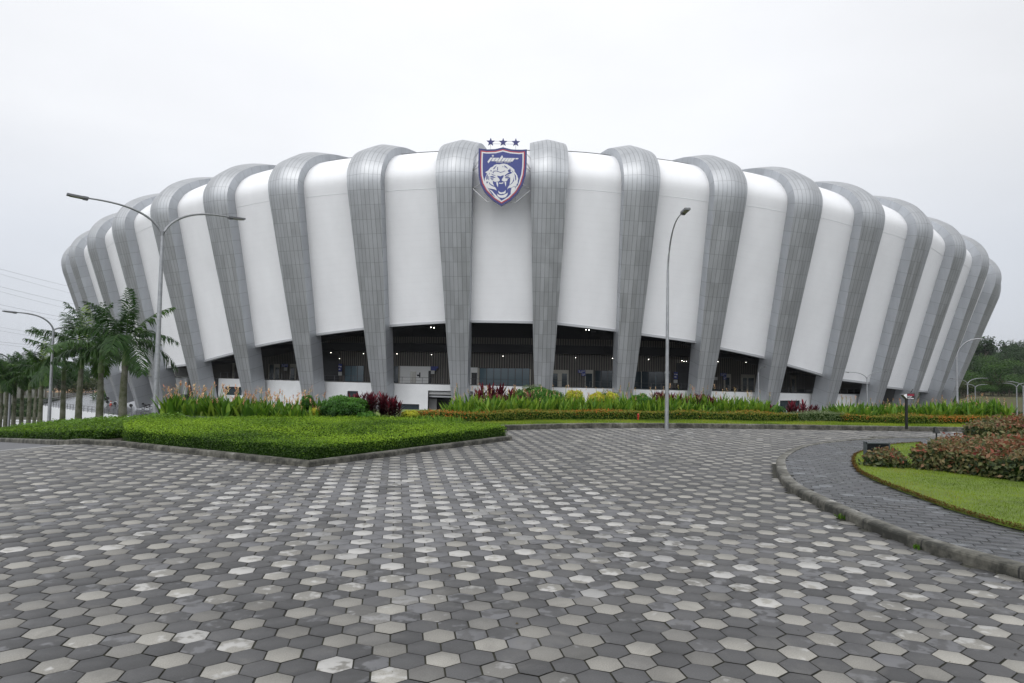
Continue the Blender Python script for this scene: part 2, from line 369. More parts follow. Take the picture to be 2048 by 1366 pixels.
def offs(line, d):
    out = []
    for i, p in enumerate(line):
        t = line[min(i+1, len(line)-1)]-line[max(i-1, 0)]; t.z = 0; t.normalize(); out.append((p.x+t.y*d, p.y-t.x*d))
    return out
pk_in = offs(path_kerb, .12)+[(34, 4), (9, -2)]; pk_bed = offs(path_kerb, .05)+[(34, 4), (9, -2)]
def plaza_test(x, y):
    inner = inpoly(x, y, pk2)
    road = (y > 14.15) & (x < -8.45)
    return (~inner) & (~road)
pm = paver_mat('paver_concrete', (.084, .083, .083), (.295, .282, .250), ((.155, .155, .160), (.50, .49, .465)))
pv = hexes('plaza_paving', plaza_test, -24, 30, -4, 24.5, lambda x, y: height(x, y), pm,
           stainf=lambda x, y: .22+.46*vnoise(x, y, .75, 3)+.20*(x < -.6)*(y < 12)+.22*np.exp(-((x-5.4)**2+(y-7)**2)/5)-.12*(y > 10))
props(pv, kind='structure')
jm = mat('joint_sand', (.035, .034, .032), .95, noise=(.05, .05, .03), nscale=8)
# bed under the pavers so that the joints have a bottom
def sheet(name, x0, x1, y0, y1, step, dz, mt, test=None, kw=None):
    xs = np.arange(x0, x1+1e-6, step); ys = np.arange(y0, y1+1e-6, step); X, Y = np.meshgrid(xs, ys)
    V = np.stack([X, Y, height(X, Y)+dz], -1).reshape(-1, 3); n = len(xs)
    I = (np.arange(len(ys)-1)[:, None]*n+np.arange(n-1)[None]).ravel(); Fq = np.stack([I, I+1, I+1+n, I+n], 1)
    if test is not None:
        c = V[Fq].mean(1); Fq = Fq[test(c[:, 0], c[:, 1])]
    return npmesh(name, V, Fq, mt, kw=kw)
sheet('paving_bed', -24, 30, -4, 24.5, .5, -.011, jm, kw=dict(kind='structure'))
asm = mat('asphalt', (.10, .10, .105), .7, noise=(.14, .14, .145), nscale=3, bump=.4)
def grid_quad(A, B, C, D, n, m_):
    """bilinear sheet on the terrain"""
    u, v = np.meshgrid(np.linspace(0, 1, n+1), np.linspace(0, 1, m_+1)); u = u[..., None]; v = v[..., None]
    P = (1-u)*(1-v)*np.array(A[:2])+u*(1-v)*np.array(B[:2])+u*v*np.array(C[:2])+(1-u)*v*np.array(D[:2])
    I = (np.arange(m_)[:, None]*(n+1)+np.arange(n)[None]).ravel()
    return P.reshape(-1, 2), np.stack([I, I+1, I+2+n, I+1+n], 1)
def ground_sheet(name, A, B, C, D, n, m_, dz, mt, **kw):
    P, Fq = grid_quad(A, B, C, D, n, m_)
    return npmesh(name, np.column_stack([P, height(P[:, 0], P[:, 1])+dz]), Fq, mt, kw=kw)
ground_sheet('asphalt_road', (-8.45, 14.2), (-60, 14.2), (-60, 65), (-8.45, 14.4), 60, 30, -.004, asm, kind='structure')
wm = mat('road_paint', (.62, .62, .6), .6, noise=(.45, .45, .43), nscale=4)
ground_sheet('road_line', (-8.4, 14.08), (-40, 14.08), (-40, 14.2), (-8.4, 14.2), 40, 1, .004, wm, kind='structure')
# footpath
ppm = paver_mat('footpath_concrete', (.05, .052, .057), (.08, .08, .085), ((.15, .16, .17), (.2, .21, .22)), wet=.75)
lawn2 = [(p.x, p.y) for p in lawn]
fp = hexes('footpath_paving', lambda x, y: inpoly(x, y, pk_in) & ~inpoly(x, y, lawn2), -2, 30, -2, 22, lambda x, y: np.full_like(x, K-.012), ppm, rot=math.radians(40), lightp=False,
           gap=.0036, stainf=lambda x, y: .18+.42*np.exp(-((x-6.2)**2+(y-8.4)**2)/1.6)+.1*vnoise(x, y, 1.1, 5))
props(fp, kind='structure')
def flat_poly(name, P, z, mt, kw, thick=None):
    bm = bmesh.new(); vs = [bm.verts.new((p[0], p[1], z)) for p in P]; f = bm.faces.new(vs)
    bmesh.ops.triangulate(bm, faces=[f])
    if thick:
        n = len(P); lo = [bm.verts.new((p[0], p[1], z-thick)) for p in P]
        for i in range(n): bm.faces.new((vs[i], vs[(i+1) % n], lo[(i+1) % n], lo[i]))
    bmesh.ops.recalc_face_normals(bm, faces=bm.faces)
    me = bpy.data.meshes.new(name); bm.to_mesh(me); bm.free(); me.materials.append(mt)
    o = link(me, name); props(o, **kw); return o
flat_poly('footpath_bed', pk_bed, K-.022, jm, dict(kind='structure'))
# ------------------------------------------------------------------ kerbs
def kerb_mat():
    mt = bpy.data.materials.new('kerb_concrete'); mt.use_nodes = True; nt = mt.node_tree; b = nt.nodes['Principled BSDF']
    g = N(nt, 'ShaderNodeNewGeometry')
    uvn = N(nt, 'ShaderNodeUVMap'); su = N(nt, 'ShaderNodeSeparateXYZ'); L(nt, uvn.outputs[0], su.inputs[0])
    n1 = N(nt, 'ShaderNodeTexNoise'); n1.inputs['Scale'].default_value = 3.2; n1.inputs['Detail'].default_value = 8; n1.inputs['Roughness'].default_value = .7
    n2 = N(nt, 'ShaderNodeTexNoise'); n2.inputs['Scale'].default_value = 14; n2.inputs['Detail'].default_value = 6
    L(nt, g.outputs['Position'], n1.inputs['Vector']); L(nt, g.outputs['Position'], n2.inputs['Vector'])
    r = N(nt, 'ShaderNodeValToRGB'); el = r.color_ramp.elements; el[0].position = .32; el[0].color = (.03, .03, .024, 1); el[1].position = .72; el[1].color = (.38, .37, .34, 1)
    q = el.new(.5); q.color = (.12, .115, .095, 1)
    q = el.new(.64); q.color = (.2, .195, .175, 1)
    ad = N(nt, 'ShaderNodeMath', operation='ADD'); mu = N(nt, 'ShaderNodeMath', operation='MULTIPLY'); mu.inputs[1].default_value = .35
    L(nt, n2.outputs[0], mu.inputs[0]); L(nt, n1.outputs[0], ad.inputs[0]); L(nt, mu.outputs[0], ad.inputs[1])
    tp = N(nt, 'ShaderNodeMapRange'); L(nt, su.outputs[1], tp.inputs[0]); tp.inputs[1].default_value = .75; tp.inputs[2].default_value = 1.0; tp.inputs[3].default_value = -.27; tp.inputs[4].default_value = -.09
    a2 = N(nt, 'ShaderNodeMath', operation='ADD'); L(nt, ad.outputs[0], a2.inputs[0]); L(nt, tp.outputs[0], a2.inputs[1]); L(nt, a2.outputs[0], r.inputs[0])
    # joints between kerb stones
    fr = N(nt, 'ShaderNodeMath', operation='FRACT'); L(nt, su.outputs[0], fr.inputs[0])
    lt = N(nt, 'ShaderNodeMath', operation='LESS_THAN'); L(nt, fr.outputs[0], lt.inputs[0]); lt.inputs[1].default_value = .018
    mxx = N(nt, 'ShaderNodeMix', data_type='RGBA'); L(nt, lt.outputs[0], mxx.inputs[0]); L(nt, r.outputs[0], mxx.inputs[6]); mxx.inputs[7].default_value = (.02, .02, .018, 1)
    L(nt, mxx.outputs[2], b.inputs['Base Color']); b.inputs['Roughness'].default_value = .8
    bp = N(nt, 'ShaderNodeBump'); bp.inputs['Strength'].default_value = .6; bp.inputs['Distance'].default_value = .01; L(nt, n2.outputs[0], bp.inputs['Height']); L(nt, bp.outputs[0], b.inputs['Normal'])
    return mt
km = kerb_mat()
def kerb(name, line, side, h=K, wd=.13, label=None, stone=.9):
    """side=+1: body lies to the left of the travel direction"""
    P = resample(line, .15); n = len(P)
    prof = [(0, -.06, 0), (0, h-.03, .72), (.008, h-.012, .76), (.028, h, .8), (wd, h, 1), (wd, h-.03, 1)]
    V = []; U = []; s = 0; Fq = []
    for i, p in enumerate(P):
        d = (P[min(i+1, n-1)]-P[max(i-1, 0)]); d.z = 0; d.normalize(); nl = Vector((-d.y, d.x, 0))*side
        if i: s += (P[i]-P[i-1]).length
        for a, z, v in prof:
            q = p+nl*a; V.append((q.x, q.y, hz(p.x, p.y)+z)); U.append((s/stone, v))
    k = len(prof); uv = []
    for i in range(n-1):
        for j in range(k-1):
            f = (i*k+j, (i+1)*k+j, (i+1)*k+j+1, i*k+j+1); Fq.append(f); uv += [U[t] for t in f]
    for i in (0, n-1):
        f = tuple(i*k+j for j in range(k)); Fq.append(f); uv += [U[t] for t in f]
    o = npmesh(name, V, Fq, km, uv=uv, kw=dict(kind='structure'))
    return o
kerb('island_kerb', kerb_left, 1, stone=.62)
kerb('lawn_kerb', far_kerb, 1, h=.145, stone=.75)
kerb('footpath_kerb', path_kerb, -1, stone=.95, wd=.16)

# ------------------------------------------------------------------ lawns
lm = mat('lawn_grass', (.14, .21, .018), .85, noise=(.09, .13, .018), nscale=3.5, bump=.3)
flat_poly('lawn_near', lawn2, K+.03, lm, dict(kind='structure'), thick=.04)
fl_in = [Vector((x.x, x.y+.12, 0)) for x in far_kerb]
far_lawn_poly = [(p.x, p.y) for p in fl_in]+[(34, 29), (20, 30), (0, 27), (-8, 26), (-9, 22)]
flat_poly('lawn_far', far_lawn_poly, .142, lm, dict(kind='structure'), thick=.2)
grassm = leafmat('grass_blades', [(.075, .13, .008), (.16, .24, .014), (.26, .34, .025), (.30, .27, .06)], .5, .3)
def grass(name, P, n, z, hgt, label, seed=1):
    q = scatter(P, n); ang = rng.uniform(0, 6.28, n); h = hgt*rng.uniform(.5, 1.2, n); wd = h*.12
    dx, dy = np.cos(ang), np.sin(ang); lean = rng.uniform(-.6, .6, (n, 2))*h[:, None]
    zz = np.full(n, z)
    V = np.stack([np.stack([q[:, 0]-dx*wd, q[:, 1]-dy*wd, zz], -1), np.stack([q[:, 0]+dx*wd, q[:, 1]+dy*wd, zz], -1),
                  np.stack([q[:, 0]+lean[:, 0], q[:, 1]+lean[:, 1], zz+h], -1)], 1).reshape(-1, 3)
    t = np.clip(.44+.26*vnoise(q[:, 0]*.6, q[:, 1], 3.4, seed)+.12*vnoise(q[:, 0], q[:, 1]*1.6, 9, seed+9)+rng.normal(0, .13, n), 0, 1)
    return npmesh(name, V, np.arange(3*n).reshape(n, 3), grassm, tint=t, kw=dict(label=label, category=None, kind='stuff') if 0 else None), V
g1, _ = grass('grass', [p for p in lawn2 if p[0] < 12][:22]+[(12, 15), (12, 3)], 170000, K+.03, .023, '')
props(g1, 'short bright grass of the near lawn beside the footpath', 'grass', kind='stuff')
fgp = [(p.x, p.y) for p in fl_in if p.x < 20]+[(20, 24.2), (8, 23.8), (0, 23), (-3, 21)]
g2, _ = grass('grass', fgp, 60000, .142, .045, '', 4)
props(g2, 'bright grass strip between the far kerb and the orange flowering hedge', 'grass', kind='stuff')
# brown turf edge
bmt = leafmat('turf_edge', [(.075, .035, .012), (.13, .058, .018), (.10, .10, .02)], .9, .1)
E = resample([Vector((p[0], p[1], 0)) for p in lawn2[1:20]], .006)
ep = np.array([(p.x, p.y, K+.005+random.random()*.045) for p in E for _ in range(5)]); ep[:, :2] += rng.normal(0, .018, (len(ep), 2))
V, Fq = leaves(ep, np.tile([0, 0, 1.], (len(ep), 1)), rng.uniform(.014, .034, len(ep)), .3, jit=1.5)
npmesh('turf_edge', V, Fq, bmt, tint=rng.random(len(ep)), kw=dict(label='brown cut edge of dead turf along the near lawn', category='turf edge', kind='stuff'))

# ================================================================== the stadium
ZB = -6.7
RIBS = [(-81.11,141.26,-0.7555,-0.6551,8.75,21.70),(-72.10,131.89,-0.6840,-0.7294,8.60,22.65),(-63.31,124.40,-0.6110,-0.7916,8.48,24.01),(-53.23,117.44,-0.5238,-0.8518,8.38,25.10),
(-42.36,111.55,-0.4264,-0.9045,8.30,25.87),(-31.26,107.04,-0.3243,-0.9460,8.24,26.49),(-19.59,103.77,-0.2155,-0.9765,8.21,26.82),(-7.58,101.82,-0.1040,-0.9946,8.19,27.07),
(4.68,101.21,0.0046,-1.0000,8.19,27.13),(16.67,101.93,0.1153,-0.9933,8.22,26.72),(28.74,104.04,0.2280,-0.9737,8.26,26.18),(40.41,107.48,0.3357,-0.9420,8.33,25.61),
(51.77,112.26,0.4381,-0.8989,8.42,24.82),(62.67,118.33,0.5329,-0.8462,8.53,24.16),(72.47,125.21,0.6147,-0.7887,8.66,22.66),(81.94,133.39,0.6904,-0.7234,8.81,21.83),
(89.49,141.23,0.7481,-0.6636,8.96,20.17),(96.2,151.16,0.8065,-0.5912,9.16,19.74),(104.27,161.27,0.8537,-0.5208,9.37,19.08)]
RIBS = [(-88.51,150.63,-0.8115,-0.5844,8.91,21.49)]+RIBS   # index 0 .. 19; ribs 8,9 flank the crest
NR = len(RIBS)
TOPP = [(.22, 1.1), (.30, 2.0), (.20, 2.9), (-.12, 3.8), (-.7, 4.75), (-1.5, 5.7), (-2.5, 6.5), (-3.8, 7.3), (-5.4, 8.05), (-7.2, 8.7), (-9.2, 9.25), (-11.5, 9.7), (-14, 10.15), (-17, 10.6), (-20.5, 11.1), (-25, 11.6), (-31, 12.0)]
def rib_frame(i):
    bx, by, nx, ny, o, zk = RIBS[i]
    return Vector((bx, by, 0)), Vector((nx, ny, 0)), Vector((-ny, nx, 0)), o, zk    # tangent points to image right
def prof_pt(i, t):
    """t<=1: straight leaning part from z=-5.4 (t=0) to the knee (t=1); t>1: index into the curved top"""
    b, n, tg, o, zk = rib_frame(i)
    if t <= 1: return o*t, -5.4+(zk+5.4)*t
    k = t-1; a = min(int(k), len(TOPP)-1); f = k-a
    sl = o/(zk+5.4); P = [(-sl*1.1, -1.1), (0, 0)]+TOPP+[(-37, 12.3)]
    p0, p1, p2, p3 = P[a], P[a+1], P[a+2], P[a+3]
    r, z = [.5*(2*p1[q]+(p2[q]-p0[q])*f+(2*p0[q]-5*p1[q]+4*p2[q]-p3[q])*f*f+(3*p1[q]-p0[q]-3*p2[q]+p3[q])*f**3) for q in (0, 1)]
    return o+r, zk+z
def rib_w(i, t):
    z = prof_pt(i, t)[1]; zk = RIBS[i][5]
    if t <= 1: return float(np.interp(z, [ZB, 4.8, zk], [1.8, 3.15, 5.0]))
    return float(np.interp(t, [1, 4, 8, 12, 17], [5.0, 5.25, 5.3, 5.0, 4.4]))
T0 = (ZB+5.4)/(27+5.4)
TS = list(np.linspace(T0, 1, 19))+[1+k*.5 for k in range(1, 2*len(TOPP)+1)]
def pt_normal(i, t):
    r0, z0 = prof_pt(i, t-.03 if t <= 1 else t-.3); r1, z1 = prof_pt(i, min(t+.03, 1) if t <= 1 else min(t+.3, 1+len(TOPP)-.01))
    d = Vector((r1-r0, z1-z0)).normalized(); return d.y, -d.x     # outward (r, z)
def metal(name, lines_u):
    mt = bpy.data.materials.new(name); mt.use_nodes = True; nt = mt.node_tree; b = nt.nodes['Principled BSDF']
    uvn = N(nt, 'ShaderNodeUVMap'); su = N(nt, 'ShaderNodeSeparateXYZ'); L(nt, uvn.outputs[0], su.inputs[0])
    def line(sock, period, wd, off=0.):
        a = N(nt, 'ShaderNodeMath', operation='ADD'); L(nt, sock, a.inputs[0]); a.inputs[1].default_value = 100*period+off
        d = N(nt, 'ShaderNodeMath', operation='DIVIDE'); L(nt, a.outputs[0], d.inputs[0]); d.inputs[1].default_value = period
        f = N(nt, 'ShaderNodeMath', operation='FRACT'); L(nt, d.outputs[0], f.inputs[0])
        l = N(nt, 'ShaderNodeMath', operation='LESS_THAN'); L(nt, f.outputs[0], l.inputs[0]); l.inputs[1].default_value = wd/period
        fl = N(nt, 'ShaderNodeMath', operation='FLOOR'); L(nt, d.outputs[0], fl.inputs[0])
        return l.outputs[0], fl.outputs[0]
    lv, fv = line(su.outputs[1], 2.05, .045)
    if lines_u: lu, fu = line(su.outputs[0], .60, .055, .3)
    hv = N(nt, 'ShaderNodeMath', operation='MULTIPLY'); L(nt, lv, hv.inputs[0]); hv.inputs[1].default_value = .75 if lines_u else .85
    mxl = N(nt, 'ShaderNodeMath', operation='MAXIMUM'); L(nt, hv.outputs[0], mxl.inputs[0])
    if lines_u: L(nt, lu, mxl.inputs[1])
    else: mxl.inputs[1].default_value = 0
    cb = N(nt, 'ShaderNodeCombineXYZ'); L(nt, fv, cb.inputs[1])
    if lines_u: L(nt, fu, cb.inputs[0])
    oi = N(nt, 'ShaderNodeObjectInfo'); 
    wn = N(nt, 'ShaderNodeTexWhiteNoise', noise_dimensions='4D'); L(nt, cb.outputs[0], wn.inputs['Vector']); L(nt, oi.outputs['Random'], wn.inputs['W'])
    g = N(nt, 'ShaderNodeNewGeometry'); n1 = N(nt, 'ShaderNodeTexNoise'); n1.inputs['Scale'].default_value = .35; n1.inputs['Detail'].default_value = 7; n1.inputs['Roughness'].default_value = .7
    mp = N(nt, 'ShaderNodeMapping'); mp.inputs['Scale'].default_value = (2.5, 2.5, .35); L(nt, g.outputs['Position'], mp.inputs[0]); L(nt, mp.outputs[0], n1.inputs['Vector'])
    a = N(nt, 'ShaderNodeMapRange'); L(nt, wn.outputs[0], a.inputs[0]); a.inputs[3].default_value = .95; a.inputs[4].default_value = 1.05
    c = N(nt, 'ShaderNodeMapRange'); L(nt, n1.outputs[0], c.inputs[0]); c.inputs[1].default_value = .3; c.inputs[2].default_value = .7; c.inputs[3].default_value = .92; c.inputs[4].default_value = 1.06
    m1 = N(nt, 'ShaderNodeMath', operation='MULTIPLY'); L(nt, a.outputs[0], m1.inputs[0]); L(nt, c.outputs[0], m1.inputs[1])
    ln = N(nt, 'ShaderNodeMapRange'); L(nt, mxl.outputs[0], ln.inputs[0]); ln.inputs[3].default_value = 1; ln.inputs[4].default_value = .50
    m2 = N(nt, 'ShaderNodeMath', operation='MULTIPLY'); L(nt, m1.outputs[0], m2.inputs[0]); L(nt, ln.outputs[0], m2.inputs[1])
    sc = N(nt, 'ShaderNodeVectorMath', operation='SCALE'); sc.inputs[0].default_value = ((.50, .513, .525) if lines_u else (.47, .49, .515)); L(nt, m2.outputs[0], sc.inputs['Scale']); L(nt, sc.outputs[0], b.inputs['Base Color'])
    b.inputs['Metallic'].default_value = .88 if lines_u else .6; b.inputs['Roughness'].default_value = .38
    rr = N(nt, 'ShaderNodeMapRange'); L(nt, wn.outputs[0], rr.inputs[0]); rr.inputs[3].default_value = .47; rr.inputs[4].default_value = .55; L(nt, rr.outputs[0], b.inputs['Roughness'])
    bp = N(nt, 'ShaderNodeBump'); bp.inputs['Strength'].default_value = .25; bp.inputs['Distance'].default_value = .12; n4 = N(nt, 'ShaderNodeTexNoise'); n4.inputs['Scale'].default_value = .55; L(nt, g.outputs['Position'], n4.inputs['Vector'])
    L(nt, n4.outputs[0], bp.inputs['Height']); L(nt, bp.outputs[0], b.inputs['Normal'])
    return mt
front_m, side_m = metal('rib_cladding_front', True), metal('rib_cladding_side', False)
stad = empty('stadium', (5, 150, ZB), label='huge oval stadium with white walls between curved grey metal ribs', category='stadium')
def setp(o, parent):
    o.parent = parent; o.matrix_parent_inverse = Matrix.Translation(-Vector(parent.location)); return o
def make_rib(i):
    b, n, tg, o, zk = rib_frame(i)
    us = [-1, -.86, -.66, -.33, 0, .33, .66, .86, 1]
    V = []; UV = []; arc = 0; last = None; stations = []
    for t in TS:
        r, z = prof_pt(i, t); nr, nz = pt_normal(i, t); wd = rib_w(i, t)
        if last: arc += math.hypot(r-last[0], z-last[1])
        last = (r, z)
        rid = float(np.interp(t, [T0, 1, 6, 18], [.22, .62, .7, .3]))
        dep = float(np.interp(t, [T0, .35, 1, 4, 8, 18], [2.9, 2.9, 2.6, 2.5, 2.0, 1.6]))
        row = []
        for u in us:
            ext = rid*(1-abs(u)**1.12)
            p = b+n*(r+nr*ext)+tg*(u*wd/2); row.append((p.x, p.y, z+nz*ext, u*wd/2, arc))
        sidep = []
        for s in (-1, 1):
            p = b+n*(r-nr*dep)+tg*(s*wd/2*.97); sidep.append((p.x, p.y, z-nz*dep, dep, arc))
        stations.append((row, sidep))
    verts = []; faces = []; uv = []; mi = []
    k = len(us)
    for row, sp in stations: verts += [q[:3] for q in row]+[q[:3] for q in sp]
    W = k+2
    for a in range(len(stations)-1):
        ra, sa = stations[a]; rb, sb = stations[a+1]
        for j in range(k-1):
            faces.append((a*W+j, a*W+j+1, (a+1)*W+j+1, (a+1)*W+j)); uv += [ra[j][3:5], ra[j+1][3:5], rb[j+1][3:5], rb[j][3:5]]; mi.append(0)
        faces.append((a*W+k, a*W, (a+1)*W, (a+1)*W+k)); uv += [(0, sa[0][4]), (1, sa[0][4]), (1, sb[0][4]), (0, sb[0][4])]; mi.append(1)
        faces.append((a*W+k-1, a*W+k+1, (a+1)*W+k+1, (a+1)*W+k-1)); uv += [(0, sa[0][4]), (1, sa[0][4]), (1, sb[0][4]), (0, sb[0][4])]; mi.append(1)
        faces.append((a*W+k+1, a*W+k, (a+1)*W+k, (a+1)*W+k+1)); uv += [(0, sa[0][4]), (1, sa[0][4]), (1, sb[0][4]), (0, sb[0][4])]; mi.append(1)
    ob = npmesh('rib', verts, faces, [front_m, side_m], mi=mi, uv=uv, smooth=True)
    try: ob.data.set_sharp_from_angle(angle=math.radians(38))
    except Exception: pass
    return setp(ob, stad)
for i in range(NR-1): make_rib(i)
# ------- white skin between the ribs
def skin_mat():
    mt = bpy.data.materials.new('white_skin'); mt.use_nodes = True; nt = mt.node_tree; b = nt.nodes['Principled BSDF']
    uvn = N(nt, 'ShaderNodeUVMap'); su = N(nt, 'ShaderNodeSeparateXYZ'); L(nt, uvn.outputs[0], su.inputs[0])
    d = N(nt, 'ShaderNodeMath', operation='DIVIDE'); L(nt, su.outputs[1], d.inputs[0]); d.inputs[1].default_value = 1.0
    f = N(nt, 'ShaderNodeMath', operation='FRACT'); L(nt, d.outputs[0], f.inputs[0])
    l = N(nt, 'ShaderNodeMath', operation='LESS_THAN'); L(nt, f.outputs[0], l.inputs[0]); l.inputs[1].default_value = .06
    g = N(nt, 'ShaderNodeNewGeometry'); n1 = N(nt, 'ShaderNodeTexNoise'); n1.inputs['Scale'].default_value = .18; n1.inputs['Detail'].default_value = 8; n1.inputs['Roughness'].default_value = .65
    mp = N(nt, 'ShaderNodeMapping'); mp.inputs['Scale'].default_value = (1.5, 1.5, .7); L(nt, g.outputs['Position'], mp.inputs[0]); L(nt, mp.outputs[0], n1.inputs['Vector'])
    c = N(nt, 'ShaderNodeMapRange'); L(nt, n1.outputs[0], c.inputs[0]); c.inputs[1].default_value = .25; c.inputs[2].default_value = .75; c.inputs[3].default_value = .91; c.inputs[4].default_value = 1.02
    # skin slightly darker along the edges where it meets the ribs
    ax = N(nt, 'ShaderNodeMapRange'); L(nt, su.outputs[0], ax.inputs[0]); ax.inputs[1].default_value = 0; ax.inputs[2].default_value = .09; ax.inputs[3].default_value = .93; ax.inputs[4].default_value = 1
    m1 = N(nt, 'ShaderNodeMath', operation='MULTIPLY'); L(nt, c.outputs[0], m1.inputs[0]); L(nt, ax.outputs[0], m1.inputs[1])
    ln = N(nt, 'ShaderNodeMapRange'); L(nt, l.outputs[0], ln.inputs[0]); ln.inputs[3].default_value = 1; ln.inputs[4].default_value = .965
    m2 = N(nt, 'ShaderNodeMath', operation='MULTIPLY'); L(nt, m1.outputs[0], m2.inputs[0]); L(nt, ln.outputs[0], m2.inputs[1])
    sc = N(nt, 'ShaderNodeVectorMath', operation='SCALE'); sc.inputs[0].default_value = (.93, .935, .945); L(nt, m2.outputs[0], sc.inputs['Scale']); L(nt, sc.outputs[0], b.inputs['Base Color'])
    b.inputs['Roughness'].default_value = .5; b.inputs['Specular IOR Level'].default_value = .3
    return mt
skm = skin_mat(); trim_m = mat('grey_trim', (.42, .43, .44), .45, .3)
cornery = {1: (742.5, 741), 2: (740, 735), 3: (734, 726), 4: (721, 701), 5: (692, 675), 6: (668, 654.5), 7: (650, 642), 8: (641, 643), 9: (645, 659.5), 10: (665.5, 682.5), 11: (692, 714), 12: (724, 749), 13: (756, 765), 14: (771, 777), 15: (779.5, 782), 16: (777, 777), 17: (775, 775), 0: (744, 743), 18: (774, 774)}
def project(p):
    d = Vector(p)-Vector((0, 0, CAM_H)); z = d.dot(fw)
    return 1024+F*d.dot(rt2)/z, 683-F*d.dot(up2)/z
def skin_pt(i, t, s, extra=0.):
    b, n, tg, o, zk = rib_frame(i); r, z = prof_pt(i, t); nr, nz = pt_normal(i, t)
    dep = float(np.interp(t, [0, 1, 6, 9, 18], [1.8, 1.65, 1.35, 1.15, 1.0]))+extra
    return b+n*(r-nr*dep)+tg*(s*(rib_w(i, t)/2-.15))+Vector((0, 0, z-nz*dep))
def find_t(i, s, ypx):
    lo, hi = T0-.1, .9
    for _ in range(40):
        m_ = (lo+hi)/2
        if project(skin_pt(i, m_, s))[1] > ypx: lo = m_
        else: hi = m_
    return (lo+hi)/2
soffit = []
for i in range(NR-2):
    # panel key k: photo panel index between rib i and i+1 ; ribs list has one extra at the left
    yl, yr = cornery.get(i, (760, 760))
    ta, tb = find_t(i, 1, yl), find_t(i+1, -1, yr)
    if i <= 0: ta = tb = find_t(i+1, -1, 741)
    if i >= 17: ta = tb = find_t(i, 1, 775)
    rows = []
    for q in range(15): rows.append((ta+(1-ta)*q/14, tb+(1-tb)*q/14))
    rows += [(1+k*.5, 1+k*.5) for k in range(1, 21)]+[(11, 11)]
    NC = 10; V = []; UV = []; arc = 0; lastp = None
    for ri, (t1, t2) in enumerate(rows):
        a = skin_pt(i, t1, 1); c = skin_pt(i+1, t2, -1)
        if ri == len(rows)-1: a = a-rib_frame(i)[1]*22-Vector((0, 0, .6)); c = c-rib_frame(i+1)[1]*22-Vector((0, 0, .6))
        mid = (a+c)/2
        if lastp: arc += (mid-lastp).length
        lastp = mid; nrm = (rib_frame(i)[1]+rib_frame(i+1)[1])/2
        for j in range(NC+1):
            u = j/NC; p = a.lerp(c, u)+nrm*(.28*math.sin(math.pi*u)); V.append(p); UV.append((min(u, 1-u), arc))
    Fs = []; uv = []
    for a in range(len(rows)-1):
        for j in range(NC):
            f = (a*(NC+1)+j, a*(NC+1)+j+1, (a+1)*(NC+1)+j+1, (a+1)*(NC+1)+j); Fs.append(f); uv += [UV[q] for q in f]
    sk = setp(npmesh('facade_panel', V, Fs, skm, uv=uv, smooth=True), stad)
    
    A, Cc = V[0], V[NC]
    me_ = (len(rows)-2)*(NC+1); m_ = MB(); m_.tube([V[me_+j]+Vector((0, 0, .03)) for j in range(NC+1)], .09, 5); q = m_.build('edge_flashing', mat('flashing_dark', (.10, .10, .105), .4, .4)); q.parent = sk; q.matrix_parent_inverse = Matrix.Translation((0, 0, 0))
    ks = 14*(NC+1); m_ = MB(); m_.tube([V[ks+j]+rib_frame(i)[1]*(-.01) for j in range(NC+1)], .045, 5); q = m_.build('seam', mat('seam_grey', (.78, .79, .80), .5)); q.parent = sk; q.matrix_parent_inverse = Matrix.Translation((0, 0, 0))
    bt = MB(); n1 = rib_frame(i)[1]
    e1 = [V[j] for j in range(NC+1)]
    vs = []; fs = []
    for p in e1:
        q = [p+n1*.12+Vector((0, 0, .03)), p+n1*.12-Vector((0, 0, .30)), p-n1*.5-Vector((0, 0, .30)), p-n1*.5+Vector((0, 0, .03))]; vs += q
    for j in range(NC):
        for h in range(4): fs.append((j*4+h, (j+1)*4+h, (j+1)*4+(h+1) % 4, j*4+(h+1) % 4))
    fs += [(0, 1, 2, 3), tuple(NC*4+h for h in range(4))]
    bt.add(vs, fs); o_ = bt.build('edge_trim', trim_m); setp(o_, sk) if 0 else None
    o_.parent = sk; o_.matrix_parent_inverse = (Matrix.Translation(-Vector(stad.location))).copy() if 0 else Matrix.Translation((0, 0, 0))
    soffit.append((A, Cc, n1))
# child of a child: parents carry only the stadium offset, which cancels out
# ------- roof deck and inner bowl wall close the shell from above
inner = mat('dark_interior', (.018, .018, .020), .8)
def ring_pt(i, off): b, n, tg, o, zk = rib_frame(i); return b+n*off
def ring_strip(name, offs_z0, offs_z1, mt, i0=0, i1=NR-1, parent=None, sub=3):
    """surface between two (offset, z) lines along the ring"""
    V = []; Fs = []; UV = []; s = 0; last = None; uv = []
    pts = []
    for i in range(i0, i1+1):
        pts.append((ring_pt(i, offs_z0[0]), ring_pt(i, offs_z1[0])))
    for k, (a, c) in enumerate(pts):
        if last: s += (a-last).length
        last = a
        V += [(a.x, a.y, offs_z0[1]), (c.x, c.y, offs_z1[1])]; UV += [(s, offs_z0[1]), (s, offs_z1[1]+abs(offs_z1[0]-offs_z0[0]))]
    for k in range(len(pts)-1):
        f = (2*k, 2*k+2, 2*k+3, 2*k+1); Fs.append(f); uv += [UV[q] for q in f]
    o_ = npmesh(name, V, Fs, mt, uv=uv)
    return setp(o_, stad)
def roof():
    V = []; Fs = []
    for i in range(NR-1):
        b, n, tg, o, zk = rib_frame(i); V += [b+n*(o-26)+Vector((0, 0, zk+6.4)), b+n*(-42)+Vector((0, 0, zk+6))]
    for k in range(NR-2): Fs.append((2*k, 2*k+2, 2*k+3, 2*k+1))
    return setp(npmesh('roof', V, Fs, skm, uv=[(.5, .5)]*4*len(Fs)), stad)
roof()
